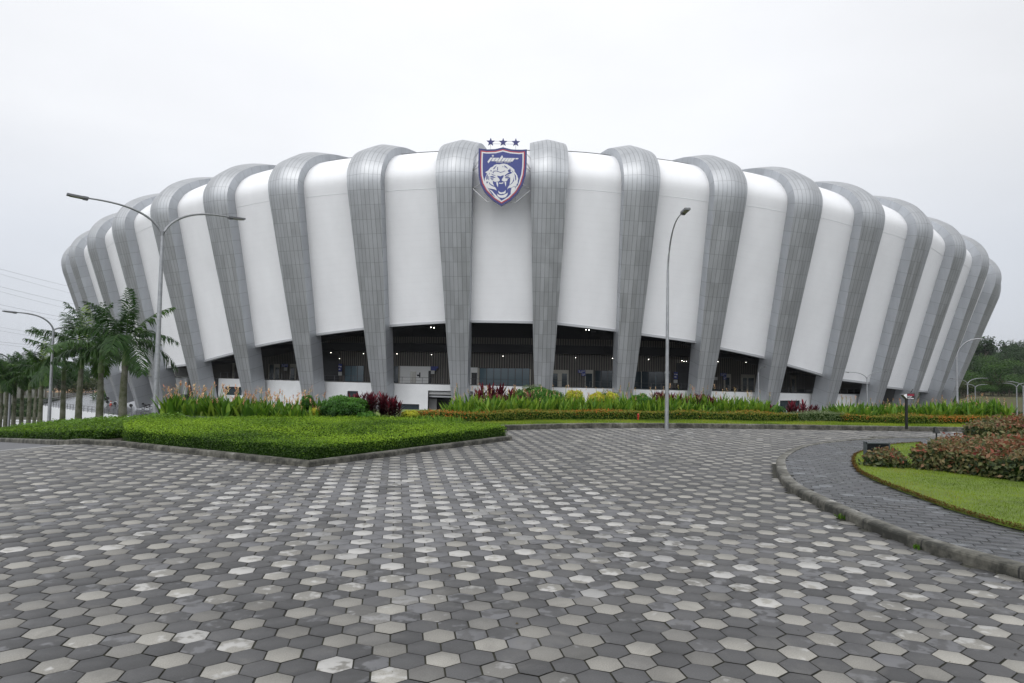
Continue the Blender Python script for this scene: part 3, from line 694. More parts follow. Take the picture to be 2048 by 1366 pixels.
# concourse ceiling from each skin edge inward
V = []; Fs = []
for (A, Cc, n1) in soffit:
    k = len(V); V += [A+Vector((0, 0, .1)), Cc+Vector((0, 0, .1)), Cc-n1*22+Vector((0, 0, 1.6)), A-n1*22+Vector((0, 0, 1.6))]; Fs.append((k, k+1, k+2, k+3))
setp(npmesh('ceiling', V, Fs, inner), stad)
# slatted back wall
def slat_mat(name, c1, c2, per, duty):
    mt = bpy.data.materials.new(name); mt.use_nodes = True; nt = mt.node_tree; b = nt.nodes['Principled BSDF']
    uvn = N(nt, 'ShaderNodeUVMap'); su = N(nt, 'ShaderNodeSeparateXYZ'); L(nt, uvn.outputs[0], su.inputs[0])
    d = N(nt, 'ShaderNodeMath', operation='DIVIDE'); L(nt, su.outputs[0], d.inputs[0]); d.inputs[1].default_value = per
    f = N(nt, 'ShaderNodeMath', operation='FRACT'); L(nt, d.outputs[0], f.inputs[0])
    l = N(nt, 'ShaderNodeMath', operation='LESS_THAN'); L(nt, f.outputs[0], l.inputs[0]); l.inputs[1].default_value = duty
    mxx = N(nt, 'ShaderNodeMix', data_type='RGBA'); L(nt, l.outputs[0], mxx.inputs[0]); mxx.inputs[6].default_value = (*c2, 1); mxx.inputs[7].default_value = (*c1, 1)
    L(nt, mxx.outputs[2], b.inputs['Base Color']); b.inputs['Roughness'].default_value = .6
    return mt
slm = slat_mat('slat_cladding', (.15, .135, .112), (.035, .032, .03), .42, .5)
BK = -13.0; FZ = -.55
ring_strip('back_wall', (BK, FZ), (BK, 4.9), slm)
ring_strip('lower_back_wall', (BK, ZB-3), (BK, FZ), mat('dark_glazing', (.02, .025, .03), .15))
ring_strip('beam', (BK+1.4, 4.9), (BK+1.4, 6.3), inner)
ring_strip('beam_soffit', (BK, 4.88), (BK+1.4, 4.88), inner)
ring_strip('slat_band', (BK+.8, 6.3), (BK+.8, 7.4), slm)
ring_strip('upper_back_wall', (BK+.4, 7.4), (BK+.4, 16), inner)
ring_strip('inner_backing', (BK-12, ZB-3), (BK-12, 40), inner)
# podium: white wall ring at the rib feet, concourse floor on top
white = mat('white_render', (.78, .79, .79), .6, noise=(.70, .71, .71), nscale=.35)
PW = -2.55
def wall_pt(px, py, off):
    """where the sight line meets the vertical ring surface at this offset"""
    d = ray(px, py); best = None
    for i in range(NR-1):
        a, c = ring_pt(i, off), ring_pt(i+1, off); e_ = c-a
        den = d.x*e_.y-d.y*e_.x
        if abs(den) < 1e-9: continue
        k = (a.x*e_.y-a.y*e_.x)/den; u = (a.x*d.y-a.y*d.x)/den
        if -1e-6 <= u <= 1+1e-6 and k > 0 and (best is None or k < best[0]): best = (k, Vector((d.x*k, d.y*k, CAM_H+d.z*k)), Vector((e_.y, -e_.x, 0)).normalized())
    return best[1], best[2]
cut_l, _ = wall_pt(437, 765, PW); cut_r, _ = wall_pt(1748, 790, PW)
zpar = lambda x: float(np.interp(x, [-46, -10, 8, 33, 50, 70], [-.30, -.42, -.5, -.75, -1.0, -1.2]))
# podium wall with real openings: list of (x0,x1,y0,y1) px rectangles cut out
holes = [(450, 484, 773.5, 790.5), (694.5, 716, 782, 800), (795, 838.5, 808, 836), (856, 946, 782, 850), (1560, 1600, 801, 818)]
HL = []
for x0, x1, y0, y1 in holes:
    a, _ = wall_pt(x0, y0, PW); c, _ = wall_pt(x1, y0, PW); d_, _ = wall_pt((x0+x1)/2, y1, PW)
    HL.append((a.x, c.x, max(d_.z, ZB+.02), (a.z+c.z)/2))
px_ = [ring_pt(i, PW) for i in range(NR)]
def podium_y(x): return float(np.interp(x, [p.x for p in px_], [p.y for p in px_]))
xs = sorted(set([cut_l.x, cut_r.x]+[p.x for p in px_ if cut_l.x < p.x < cut_r.x]+[h[0] for h in HL]+[h[1] for h in HL]))
mbw = MB()
for a, c in zip(xs, xs[1:]):
    hs = sorted([(h[2], h[3]) for h in HL if h[0]-1e-3 <= a and c <= h[1]+1e-3])
    z = ZB-.3; spans = []
    for lo, hi in hs: spans.append((z, lo)); z = hi
    spans.append((z, None))
    ya, yc = podium_y(a), podium_y(c)
    for lo, hi in spans:
        h1, h2 = (zpar(a), zpar(c)) if hi is None else (hi, hi)
        if h1-lo < .03: continue
        T = .45
        mbw.add([(a, ya, lo), (c, yc, lo), (c, yc, h2), (a, ya, h1), (a, ya+T, lo), (c, yc+T, lo), (c, yc+T, h2), (a, ya+T, h1)],
                [(0, 1, 2, 3), (4, 7, 6, 5), (3, 2, 6, 7), (0, 4, 5, 1), (0, 3, 7, 4), (1, 5, 6, 2)])
setp(mbw.build('podium_wall', white), stad)
fl = mat('concourse_floor', (.2, .2, .2), .5)
V = []; Fs = []
sel = [a for a in xs]
for a in sel:
    ya = podium_y(a); nn = Vector((a-5, -60, 0)); 
    V += [(a, ya+.3, zpar(a)-.06), (a*.93, ya+13, zpar(a)-.06)]
for k in range(len(sel)-1): Fs.append((2*k, 2*k+2, 2*k+3, 2*k+1))
setp(npmesh('concourse_floor', V, Fs, fl), stad)
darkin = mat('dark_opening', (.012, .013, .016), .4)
# things seen in the openings of the podium
def wall_box(name, x0, y0, x1, y1, off, mt, thick=.12, proud=.06, parent=stad, kw=None):
    a, n = wall_pt((x0+x1)/2, (y0+y1)/2, off)
    p0, _ = wall_pt(x0, (y0+y1)/2, off); p1, _ = wall_pt(x1, (y0+y1)/2, off)
    t_, _ = wall_pt((x0+x1)/2, y0, off); b_, _ = wall_pt((x0+x1)/2, y1, off)
    wdt = (Vector((p1.x, p1.y, 0))-Vector((p0.x, p0.y, 0))).length; ang = math.atan2(p1.y-p0.y, p1.x-p0.x)
    m_ = MB(); zc = (t_.z+b_.z)/2; hh = abs(t_.z-b_.z)
    cuts = [p0]+sorted([q for q in (ring_pt(i, off) for i in range(NR)) if p0.x+.05 < q.x < p1.x-.05], key=lambda q: q.x)+[p1]
    for u, v in zip(cuts, cuts[1:]):
        ang = math.atan2(v.y-u.y, v.x-u.x); dirn = Vector((math.sin(ang), -math.cos(ang), 0)); c = (u+v)/2; c.z = zc; c = c+dirn*(proud-thick/2)
        m_.box(c, (math.hypot(v.x-u.x, v.y-u.y), thick, hh), rz=ang)
    o_ = m_.build(name, mt)
    if kw: props(o_, **kw); return o_
    if parent is stad: return setp(o_, stad)
    o_.parent = parent; return o_
glass = mat('tinted_glass', (.03, .045, .055), .08, spec=.6)
glass2 = mat('blue_glass', (.10, .16, .19), .12, spec=.6)
frame = mat('pale_frame', (.42, .40, .34), .5)
for (x0, y0, x1, y1) in [(450, 773.5, 484, 790.5), (694, 782, 717, 800), (795, 808, 838.5, 838), (1560, 801, 1600, 820)]:
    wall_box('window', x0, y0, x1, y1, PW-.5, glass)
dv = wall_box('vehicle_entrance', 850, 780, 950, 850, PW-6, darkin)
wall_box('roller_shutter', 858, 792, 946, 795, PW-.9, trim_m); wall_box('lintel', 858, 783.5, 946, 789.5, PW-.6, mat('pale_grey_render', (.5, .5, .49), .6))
wall_box('wall_plaque', 842.5, 820.5, 849, 824, PW, mat('brass', (.45, .33, .12), .35, .8), proud=.08)
jamb = mat('pale_grey_render'); wall_box('side_wall', 858, 797, 873, 850, PW-2.5, mat('mid_grey', (.32, .32, .31), .7))
# white hanging panels in the two open bays on the left, name sign bay on the right
def quad_px(name, pts, depth_off, mt, thick=.35):
    P = [wall_pt(x, y, depth_off)[0] for x, y in pts]; n = wall_pt(*pts[0], depth_off)[1]
    if n.y > 0: n = -n
    m_ = MB(); k = len(P)
    m_.add(P+[p-n*thick for p in P], [tuple(range(k)), tuple(range(2*k-1, k-1, -1))]+[(j, (j+1) % k, k+(j+1) % k, k+j) for j in range(k)])
    return setp(m_.build(name, mt), stad)
quad_px('white_screen_wall', [(347, 755), (373, 756), (370.5, 788.5), (353, 788.5)], -3.2, white)
quad_px('white_screen_wall', [(293, 752), (306, 753), (320, 815), (309, 815)], -3.2, white)
# ------- concourse frontage (in sight between the ribs)
def wb(name, x0, y0, x1, y1, mt, proud=.06, thick=.12): return wall_box(name, x0, y0, x1, y1, BK, mt, thick, proud)
def glazing(x0, y0, x1, y1, n, gm_=glass):
    w_ = wb('window', x0, y0, x1, y1, frame_d, .05)
    for k in range(n):
        a = x0+(x1-x0)*k/n; c = x0+(x1-x0)*(k+1)/n
        p = wb('pane', a+.7, y0+.8, c-.7, y1-.3, gm_, .09, .06)
        p.parent = w_; p.matrix_parent_inverse = Matrix.Translation((0, 0, 0))
frame_d = mat('dark_frame', (.03, .03, .032), .4)
glazing(959, 736, 1059, 772, 7, glass2)
wb('pier', 955.5, 736, 958.5, 772, frame); wb('pier', 1059.5, 738, 1062, 773, frame)
wb('lift_lobby', 935, 735, 955, 771, mat('lobby_white', (.82, .82, .80), .6)); wb('opening', 943, 745.5, 954, 771, darkin, .1)
def door(x0, y0, x1, y1, leaves_):
    d_ = wb('door', x0, y0, x1, y1, frame, .08); n = len(leaves_)
    for a, c in leaves_:
        p = wb('pane', a, y0+7, c, y1-.5, glass, .12, .06); p.parent = d_; p.matrix_parent_inverse = Matrix.Translation((0, 0, 0))
door(1104, 740, 1137, 774, [(1105.5, 1115), (1123.5, 1134)]); door(1169.5, 740, 1186, 775, [(1171, 1184)])
glazing(1190, 741, 1227, 775, 3); wb('pier', 1217, 741, 1219, 775, frame)
glazing(1268, 743, 1340, 778, 5); wb('pier', 1281, 743, 1283, 778, frame); wb('pier', 1309, 744, 1312, 778, glass2)
wb('opening', 1353, 726, 1378, 779, darkin)
door(1448, 748, 1461, 781, [(1450, 1458)]); door(1482, 749, 1509, 782, [(1485, 1493), (1496, 1507)])
door(1581, 751, 1592, 784, [(1583, 1588)])
glazing(690, 731, 728, 764, 3, glass2); glazing(780, 732, 797, 766, 2)
wb('lift_lobby', 797.5, 732.5, 861, 768, mat('lobby_white')); wb('pier', 797, 732, 800.5, 767, frame)
wb('lift_door', 821, 743, 832.5, 767, mat('steel', (.35, .34, .31), .35, .7), .1); wb('opening', 857, 741.5, 863, 768, darkin, .1)
wb('notice_board', 834, 749, 839, 752.5, darkin, .1); wb('notice_board', 838.5, 745, 841, 755.5, darkin, .1)
wb('opening', 640, 690, 679, 763, darkin)
door(548, 728, 560, 761, [(551.5, 559)]); door(580, 728, 592, 762, [(582, 590)]); wb('pier', 537, 728, 539, 760, frame); wb('opening', 539.5, 730, 548, 760, glass)
wb('pier', 465, 726, 469, 758, frame)
for (x0, y0, x1, y1) in [(416, 712, 438, 726)]: wb('wall_box', x0, y0, x1, y1, mat('tan_panel', (.28, .25, .19), .7), 3, .4)
# dark glazing over the open left bays and the right ends (full height shop front)
for (x0, y0, x1, y1) in [(380, 712, 465, 812), (340, 735, 400, 815), (1590, 720, 1630, 784), (1690, 765, 1860, 830)]:
    pass
# railing on the podium edge
rm = mat('railing_steel', (.10, .10, .105), .4, .6)
mr_ = MB()
def rail_run(x0, x1, off=.15):
    P = []; n = max(2, int((x1-x0)/1.6))
    for k in range(n+1):
        x = x0+(x1-x0)*k/n; P.append(Vector((x, podium_y(x)+off, zpar(x))))
    for p in P: mr_.box(p+Vector((0, 0, .5)), (.05, .05, 1.0))
    for h in (1.02, .55, .1):
        mr_.tube([p+Vector((0, 0, h)) for p in P], .024 if h > 1 else .012, 4)
rail_run(cut_l.x+.3, cut_r.x-.5)
setp(mr_.build('railing', rm), stad)
# lit downlights
lampm = mat('lit_lamp', (.9, .9, .85), .4, emit=((1, .95, .85), 14))
lampd = mat('lamp_body', (.05, .05, .05), .5)
for (x, y) in [(662, 705), (727, 707), (794, 707.5), (863, 709), (1006, 712), (1151, 715), (1225, 716.5), (1297, 718.5), (1364, 721), (1368, 722.5), (1373, 722.5), (1436, 723), (1492, 724.5), (679, 717), (543, 704)]:
    p, n_ = wall_pt(x, y, BK+1.0); m_ = MB(); m_.tube([p+Vector((0, 0, .10)), p+Vector((0, 0, .0))], [.11, .13], 8, 1); m_.tube([p, p-Vector((0, 0, .05))], [.055, .03], 8, 0)
    setp(m_.build('downlight', [lampm, lampd]), stad)
for (x, y) in [(862, 654), (868, 655), (1172, 659), (1178, 659.5)]:
    p, n_ = wall_pt(x, y, BK+6); m_ = MB(); m_.tube([p+Vector((0, 0, 2)), p], [.05, .06], 6, 1); m_.tube([p, p-Vector((0, 0, .1))], [.05, .03], 8, 0)
    setp(m_.build('pendant_light', [lampm, lampd]), stad)
# blue wayfinding boards hanging in the concourse
bl = mat('sign_blue', (.03, .045, .22), .5); wt = mat('sign_white', (.75, .75, .75), .5); notice = mat('notice_paper', (.5, .5, .48), .6)
def way_sign(arms, paper, label):
    r0 = wall_pt((arms[0][0]+arms[0][2])/2, arms[0][3], BK+.5)[0]
    root = empty('wayfinding_sign', r0, label=label, category='sign', group='blue signs along the concourse wall')
    for a in arms:
        q = wall_box('board', *a, BK, bl, .08, .5, parent=None); q.parent = root; q.matrix_parent_inverse = Matrix.Translation(-r0)
        wd_ = (a[2]-a[0])
        for f0, f1, fy in ((.1, .3, .3), (.45, .9, .35), (.12, .6, .7)):
            s_ = wall_box('lettering', a[0]+wd_*f0, a[1]+(a[3]-a[1])*(fy-.07), a[0]+wd_*f1, a[1]+(a[3]-a[1])*(fy+.07), BK, wt, .03, .54, parent=None) if (a[3]-a[1]) > 5 else None
            if s_: s_.parent = root; s_.matrix_parent_inverse = Matrix.Translation(-r0)
    if paper:
        q = wall_box('notice', *paper, BK, notice, .05, .5, parent=None); q.parent = root; q.matrix_parent_inverse = Matrix.Translation(-r0)
way_sign([(680.5, 728, 687, 743)], (680, 744, 687, 751), 'tall blue sign with white notice beside the glass doors left of the second rib')
way_sign([(863, 733, 878, 737), (864, 737, 874, 741)], (863.5, 741, 870.5, 748), 'stepped blue sign with white notice at the right edge of the white lift lobby')
way_sign([(1155, 740, 1170, 746), (1162, 746, 1170, 752)], None, 'stepped blue sign left of the single pale door behind the flower bed')
way_sign([(1345, 744, 1352.5, 758)], (1344.5, 759.5, 1352, 766), 'tall blue sign with notice at the dark opening behind the near lamp post')
way_sign([(1437, 746, 1449, 752), (1443, 752, 1449, 759)], (1425, 754, 1432, 760), 'stepped blue sign with a separate notice in the bay with double doors')
way_sign([(567, 728, 579, 734)], (572, 735, 578, 741.5), 'small blue sign with notice in the dim bay above the peach flowers')
# carved name on the dark bay at the right
def text(name, body, size, M4, mt, parent=None, extr=.02, align='CENTER', shear=0.):
    c = bpy.data.curves.new(name, 'FONT'); c.body = body; c.size = size; c.extrude = extr; c.align_x = align; c.align_y = 'CENTER'; c.shear = shear
    c.materials.append(mt); t0 = bpy.data.objects.new('tmp', c); COL.objects.link(t0); bpy.context.view_layer.update()
    me = bpy.data.meshes.new_from_object(t0.evaluated_get(bpy.context.evaluated_depsgraph_get())); bpy.data.objects.remove(t0)
    o_ = bpy.data.objects.new(name, me); COL.objects.link(o_); o_.matrix_world = M4
    if parent is not None: o_.parent = parent; o_.matrix_parent_inverse = Matrix.Translation(-Vector(parent.location))
    return o_
a_, n_ = wall_pt(1773, 806.5, -9); p0, _ = wall_pt(1765, 806, -9); p1, _ = wall_pt(1782, 806, -9)
ang = math.atan2(p1.y-p0.y, p1.x-p0.x)
MT = Matrix.Translation(a_+Vector((math.sin(ang), -math.cos(ang), 0))*.2)@Matrix.Rotation(ang, 4, 'Z')@Matrix.Rotation(math.pi/2, 4, 'X')
tw = (p1-p0).length
tx = text('lettering', 'LUASKAN', tw/4.6, MT, mat('dull_letters', (.30, .29, .27), .5), stad)
setp(wall_box('sign_wall', 1748, 770, 1803, 830, -9, mat('black_cladding', (.02, .02, .021), .6), .2, 0, parent=None), stad)
# ================================================================== raised deck round the stadium
deck_m = mat('deck_paving', (.13, .133, .14), .24, noise=(.085, .09, .095), nscale=.08, bump=.1)
deckw = mat('deck_wall_white', (.80, .81, .82), .6, noise=(.70, .71, .72), nscale=.2)
deck = [(-20, 84), (-40, 93), (-50, 101), (-60.8, 110), (-78, 123), (-94, 137), (-101, 152), (-109, 170), (-120, 198), (-126, 214), (-80, 240), (0, 260), (110, 260), (122, 200), (112, 160), (95, 130), (70, 105), (45, 92), (20, 86), (0, 83)]
flat_poly('stadium_deck', deck, ZB, deck_m, dict(kind='structure'))
mbd = MB()
DP = resample([Vector((x, y, 0)) for x, y in deck], 6, closed=True)
for a, c in zip(DP, DP[1:]+DP[:1]):
    mbd.add([(a.x, a.y, ZB), (c.x, c.y, ZB), (c.x, c.y, ZB-9), (a.x, a.y, ZB-9)], [(0, 1, 2, 3)])
    mbd.add([(a.x, a.y, ZB+.16), (c.x, c.y, ZB+.16), (c.x, c.y, ZB), (a.x, a.y, ZB)], [(0, 1, 2, 3)])
props(mbd.build('retaining_wall', deckw), label='long white retaining wall under the wet deck behind the palms', category='wall')
rail = MB(); RP = resample([Vector((x, y, 0)) for x, y in deck[1:11]], 1.7)
for p in RP: rail.box((p.x, p.y, ZB+.55), (.07, .07, 1.1))
for h in (1.1, .62): rail.tube([(p.x, p.y, ZB+h) for p in RP], .035, 4)
m2 = MB()
rl = empty('deck_railing', (RP[0].x, RP[0].y, ZB), label='dark low railing running along the edge of the white-walled deck', category='railing')
q = rail.build('rails', rm); q.parent = rl; q.matrix_parent_inverse = Matrix.Translation(-Vector(rl.location))

# ================================================================== crest
CY = 91.2; k7 = CY/F/7.19
def c7(x, y):   # crest drawing coordinates -> metres in the sign plane, origin at the shield centre
    return ((x-752)*k7, -(y-740)*k7)
cpos = at(900+752/7.19, 250+740/7.19, CY)
crest = empty('crest_sign', cpos, label='blue and red shield crest with roaring tiger between the two middle ribs', category='crest')
navy = mat('crest_navy', (.035, .04, .17), .45); navy2 = mat('crest_blue', (.04, .055, .235), .45); red = mat('crest_red', (.42, .045, .07), .45); cw = mat('crest_white', (.72, .72, .72), .45)
I4 = Matrix.Identity(4)
def shield(scale_in):
    top = [(400, 330), (520, 344), (640, 338), (755, 308), (870, 336), (990, 344), (1103, 332)]
    right = [(1105, 480), (1103, 600), (1090, 720), (1050, 860), (980, 985), (880, 1090), (737+10, 1173)]
    left = [(615, 1090), (500, 975), (435, 860), (405, 735), (398, 600), (398, 480)]
    P = [Vector((*c7(x, y), 0)) for x, y in top+right+left]
    n = len(P); out = []
    for i in range(n):
        a, b, c = P[i-1], P[i], P[(i+1) % n]
        d1 = (b-a).normalized(); d2 = (c-b).normalized(); n1 = Vector((d1.y, -d1.x, 0)); n2 = Vector((d2.y, -d2.x, 0)); m_ = (n1+n2).normalized()
        k = scale_in/max(.35, m_.dot(n1)); q = b+m_*k; out.append((q.x, q.y))
    return out
def plate(name, poly, y, mt, parent=crest, depth=.03):
    m_ = MB(); m_.prism(poly, Matrix.Translation((0, y, 0)), depth); o_ = m_.build(name, mt); o_.parent = parent; return o_
sh = plate('shield', shield(0), 0, navy, depth=.35)
plate('rim', shield(.27), -.03, red, sh); plate('rim', shield(.42), -.05, cw, sh); plate('field', shield(.60), -.07, navy2, sh)
def c4(x, y): return c7((955+x/14.38-900)*7.19, (320+y/14.38-250)*7.19)
def c3(x, y): return c7((960+x/22.76-900)*7.19, (300+y/22.76-250)*7.19)
# tiger head: white shapes with blue cut-ins, traced as flat relief
W_ = [
 [(215, 365), (300, 310), (360, 230), (440, 190), (470, 150), (540, 120), (620, 125), (680, 108), (760, 100), (850, 118), (920, 165), (1000, 215), (1078, 290), (1050, 305), (1110, 380), (1150, 450), (1178, 545), (1165, 600), (1165, 690), (1120, 760), (1060, 760), (990, 800), (900, 815), (868, 862), (880, 800), (930, 720), (945, 600), (945, 500), (880, 540), (850, 610), (760, 625), (700, 600), (668, 560), (640, 600), (600, 630), (500, 640), (440, 605), (445, 690), (490, 770), (540, 840), (558, 895), (480, 860), (360, 850), (300, 830), (235, 740), (210, 700), (195, 640), (205, 560), (240, 470), (270, 400)],
 [(245, 790), (330, 860), (420, 900), (500, 990), (600, 1090), (690, 1175), (600, 1140), (470, 1040), (350, 930), (270, 840)],
 [(570, 980), (600, 1010), (680, 1035), (760, 1020), (850, 975), (882, 950), (870, 1020), (820, 1085), (730, 1112), (640, 1095), (585, 1050)],
 [(603, 895), (640, 935), (700, 950), (770, 930), (820, 875), (815, 960), (770, 990), (730, 985), (690, 1000), (640, 985), (612, 950)],
 [(535, 650), (590, 650), (597, 720), (592, 800), (560, 740)], [(778, 630), (828, 630), (828, 720), (815, 778), (795, 700)],
 [(620, 660), (680, 670), (748, 645), (745, 680), (690, 695), (625, 690)],
 [(990, 810), (1085, 760), (1120, 790), (1080, 880), (1010, 965), (965, 1010), (970, 900)],
]
B_ = [
 [(565, 458), (660, 475), (752, 435), (748, 490), (712, 540), (690, 600), (668, 620), (645, 590), (620, 540), (580, 500)],
 [(360, 480), (420, 470), (470, 490), (530, 520), (450, 520), (370, 510)], [(360, 530), (460, 545), (470, 560), (380, 555)], [(370, 400), (450, 430), (540, 470), (440, 450)],
 [(390, 570), (455, 570), (440, 590), (400, 590)],
 [(780, 450), (870, 380), (960, 330), (1000, 370), (940, 400), (850, 430), (800, 480)], [(800, 500), (870, 450), (930, 440), (860, 480), (810, 540)], [(830, 515), (900, 480), (930, 500), (850, 540)],
 [(540, 330), (600, 325), (655, 355), (720, 335), (790, 305), (800, 318), (725, 350), (655, 372), (600, 342), (545, 345)],
 [(565, 205), (585, 205), (580, 290), (548, 325), (560, 270)], [(450, 320), (540, 310), (520, 330), (450, 345)],
 [(760, 150), (830, 190), (870, 240), (850, 245), (800, 200), (790, 230), (770, 180)], [(715, 175), (735, 175), (735, 205), (720, 205)],
 [(440, 260), (500, 190), (545, 160), (520, 200), (470, 270)], [(375, 285), (400, 310), (390, 350), (365, 320)],
 [(870, 300), (920, 260), (960, 290), (940, 350), (880, 340)], [(920, 230), (960, 260), (950, 275)], [(975, 285), (1030, 340), (1020, 360)],
 [(1060, 380), (1110, 450), (1120, 560), (1100, 600), (1085, 500)], [(1050, 470), (1060, 600), (1000, 680), (910, 750), (1010, 640), (1040, 560)],
 [(250, 480), (285, 420), (290, 560), (250, 590)], [(310, 480), (330, 480), (328, 590), (312, 590)], [(320, 420), (350, 370), (345, 400), (325, 440)],
 [(320, 640), (370, 700), (450, 750), (500, 770), (505, 790), (420, 765), (340, 710)], [(250, 640), (310, 640), (270, 700)],
 [(1140, 690), (1190, 660), (1160, 750), (1130, 735)], [(1070, 750), (1110, 800), (1105, 830), (1085, 790)],
 [(305, 850), (400, 930), (520, 1085), (420, 1010)], [(300, 830), (420, 850), (520, 870), (420, 868)], [(425, 345), (450, 350), (470, 390), (440, 380)],
]
th_ = MB()
for P in W_: th_.prism([c4(*p) for p in P], Matrix.Translation((0, -.09, 0)), .018)
tg_ = th_.build('tiger_head', cw); tg_.parent = crest
tb_ = MB()
for P in B_: tb_.prism([c4(*p) for p in P], Matrix.Translation((0, -.11, 0)), .018)
q = tb_.build('stripes', navy2); q.parent = tg_
jo = MB()
for P in [[(455, 340), (570, 340), (365, 608), (318, 540)], [(580, 345), (725, 345), (625, 475), (625, 510), (490, 510)], [(745, 345), (868, 345), (768, 510), (640, 510), (645, 480)],
          [(985, 222), (1035, 300), (1020, 345), (905, 510), (785, 510)], [(1045, 345), (1178, 345), (1062, 510), (940, 510)], [(1195, 345), (1310, 345), (1215, 475), (1210, 510), (1085, 510)], [(1320, 345), (1440, 345), (1340, 510), (1225, 510), (1235, 475)],
          [(1455, 345), (1600, 345), (1470, 510), (1352, 510)], [(1612, 345), (1755, 345), (1715, 402), (1600, 402)], [(700, 345), (760, 345), (748, 372), (690, 372)], [(625, 478), (660, 478), (650, 510), (610, 510)], [(1290, 345), (1340, 345), (1325, 372), (1275, 372)], [(1210, 478), (1250, 478), (1240, 510), (1195, 510)]]:
    jo.prism([c3(*p) for p in P], Matrix.Translation((0, -.095, 0)), .02)
def star(cx, cy, R, rot=0.): return [(cx+(R if k % 2 == 0 else R*.42)*math.sin(rot+k*math.pi/5), cy+(R if k % 2 == 0 else R*.42)*math.cos(rot+k*math.pi/5)) for k in range(10)]
jo.prism(star(*c3(562, 258), .19, .2), Matrix.Translation((0, -.095, 0)), .02)
q = jo.build('lettering', cw); q.parent = crest
cx_, cz_ = c3(1040, 548)
t_ = text('lettering', "DARUL TA'ZIM", .30, Matrix.Translation((cx_, -.10, cz_))@Matrix.Rotation(math.pi/2, 4, 'X'), cw, None, .01, shear=.3); t_.parent = crest
for sxp in (573, 755, 940):
    cx_, cz_ = c7(sxp, 232); q = plate('star', star(cx_, cz_, .60), .05, navy, depth=.12)
fr_ = MB(); wsteel = mat('white_steel', (.6, .6, .6), .4, .2)
def seg(a, b, y0=.4, y1=.4, r=.045): fr_.tube([(c7(*a)[0], y0, c7(*a)[1]), (c7(*b)[0], y1, c7(*b)[1])], r, 6)
for x in (573, 755, 940): seg((x, 250), (x, 345), .15, .2, .035)
seg((573, 212), (940, 212), .2, .2, .03); seg((573, 252), (940, 252), .2, .2, .03)
for s in (-1, 1):
    X_ = lambda d: 745+s*d
    seg((X_(330), 480), (X_(430), 560), .3, 2.6); seg((X_(330), 580), (X_(430), 580), .3, 2.6); seg((X_(430), 560), (X_(330), 690), 2.6, .3); seg((X_(300), 845), (X_(430), 848), .3, 2.6, .06)
    seg((X_(430), 870), (X_(205), 1105), 2.0, .6, .05); seg((X_(205), 1105), (X_(120), 1105), .6, .4, .05); seg((X_(205), 1105), (X_(205), 1040), .6, .4, .04); seg((X_(350), 385), (X_(430), 385), .3, 2.6)
    seg((X_(250), 600), (X_(250), 600-1), .3, 5.5, .07); seg((X_(200), 900), (X_(200), 899), .3, 4.5, .07)
q = fr_.build('mounting_frame', wsteel); q.parent = crest
# ================================================================== planting
def finish(o, **kw): return props(o, **kw)
def solid_poly(mb, P, z0f, z1f, m=0):
    n = len(P); b = [(p[0], p[1], z0f(*p[:2])) for p in P]; t = [(p[0], p[1], z1f(*p[:2])) for p in P]
    mb.add(b+t, [tuple(range(n, 2*n))]+[(i, (i+1) % n, n+(i+1) % n, n+i) for i in range(n)], m)
def inset(P, d):
    """P counter-clockwise or clockwise list of (x,y); negative d grows"""
    A = 0; n = len(P)
    for i in range(n): A += P[i][0]*P[(i+1) % n][1]-P[(i+1) % n][0]*P[i][1]
    s = 1 if A > 0 else -1; out = []
    for i in range(n):
        a, b, c = Vector(P[i-1][:2]), Vector(P[i][:2]), Vector(P[(i+1) % n][:2])
        d1 = (b-a).normalized(); d2 = (c-b).normalized(); n1 = Vector((-d1.y, d1.x))*s; n2 = Vector((-d2.y, d2.x))*s; m_ = n1+n2
        m_ = m_.normalized() if m_.length > 1e-6 else n1
        q = b+m_*min(d/max(.3, m_.dot(n1)), 3*abs(d)) if d > 0 else b+m_*d/max(.3, m_.dot(n1)); out.append((q.x, q.y))
    return out
core_m = mat('hedge_core', (.016, .036, .006), 1.0, spec=0.)
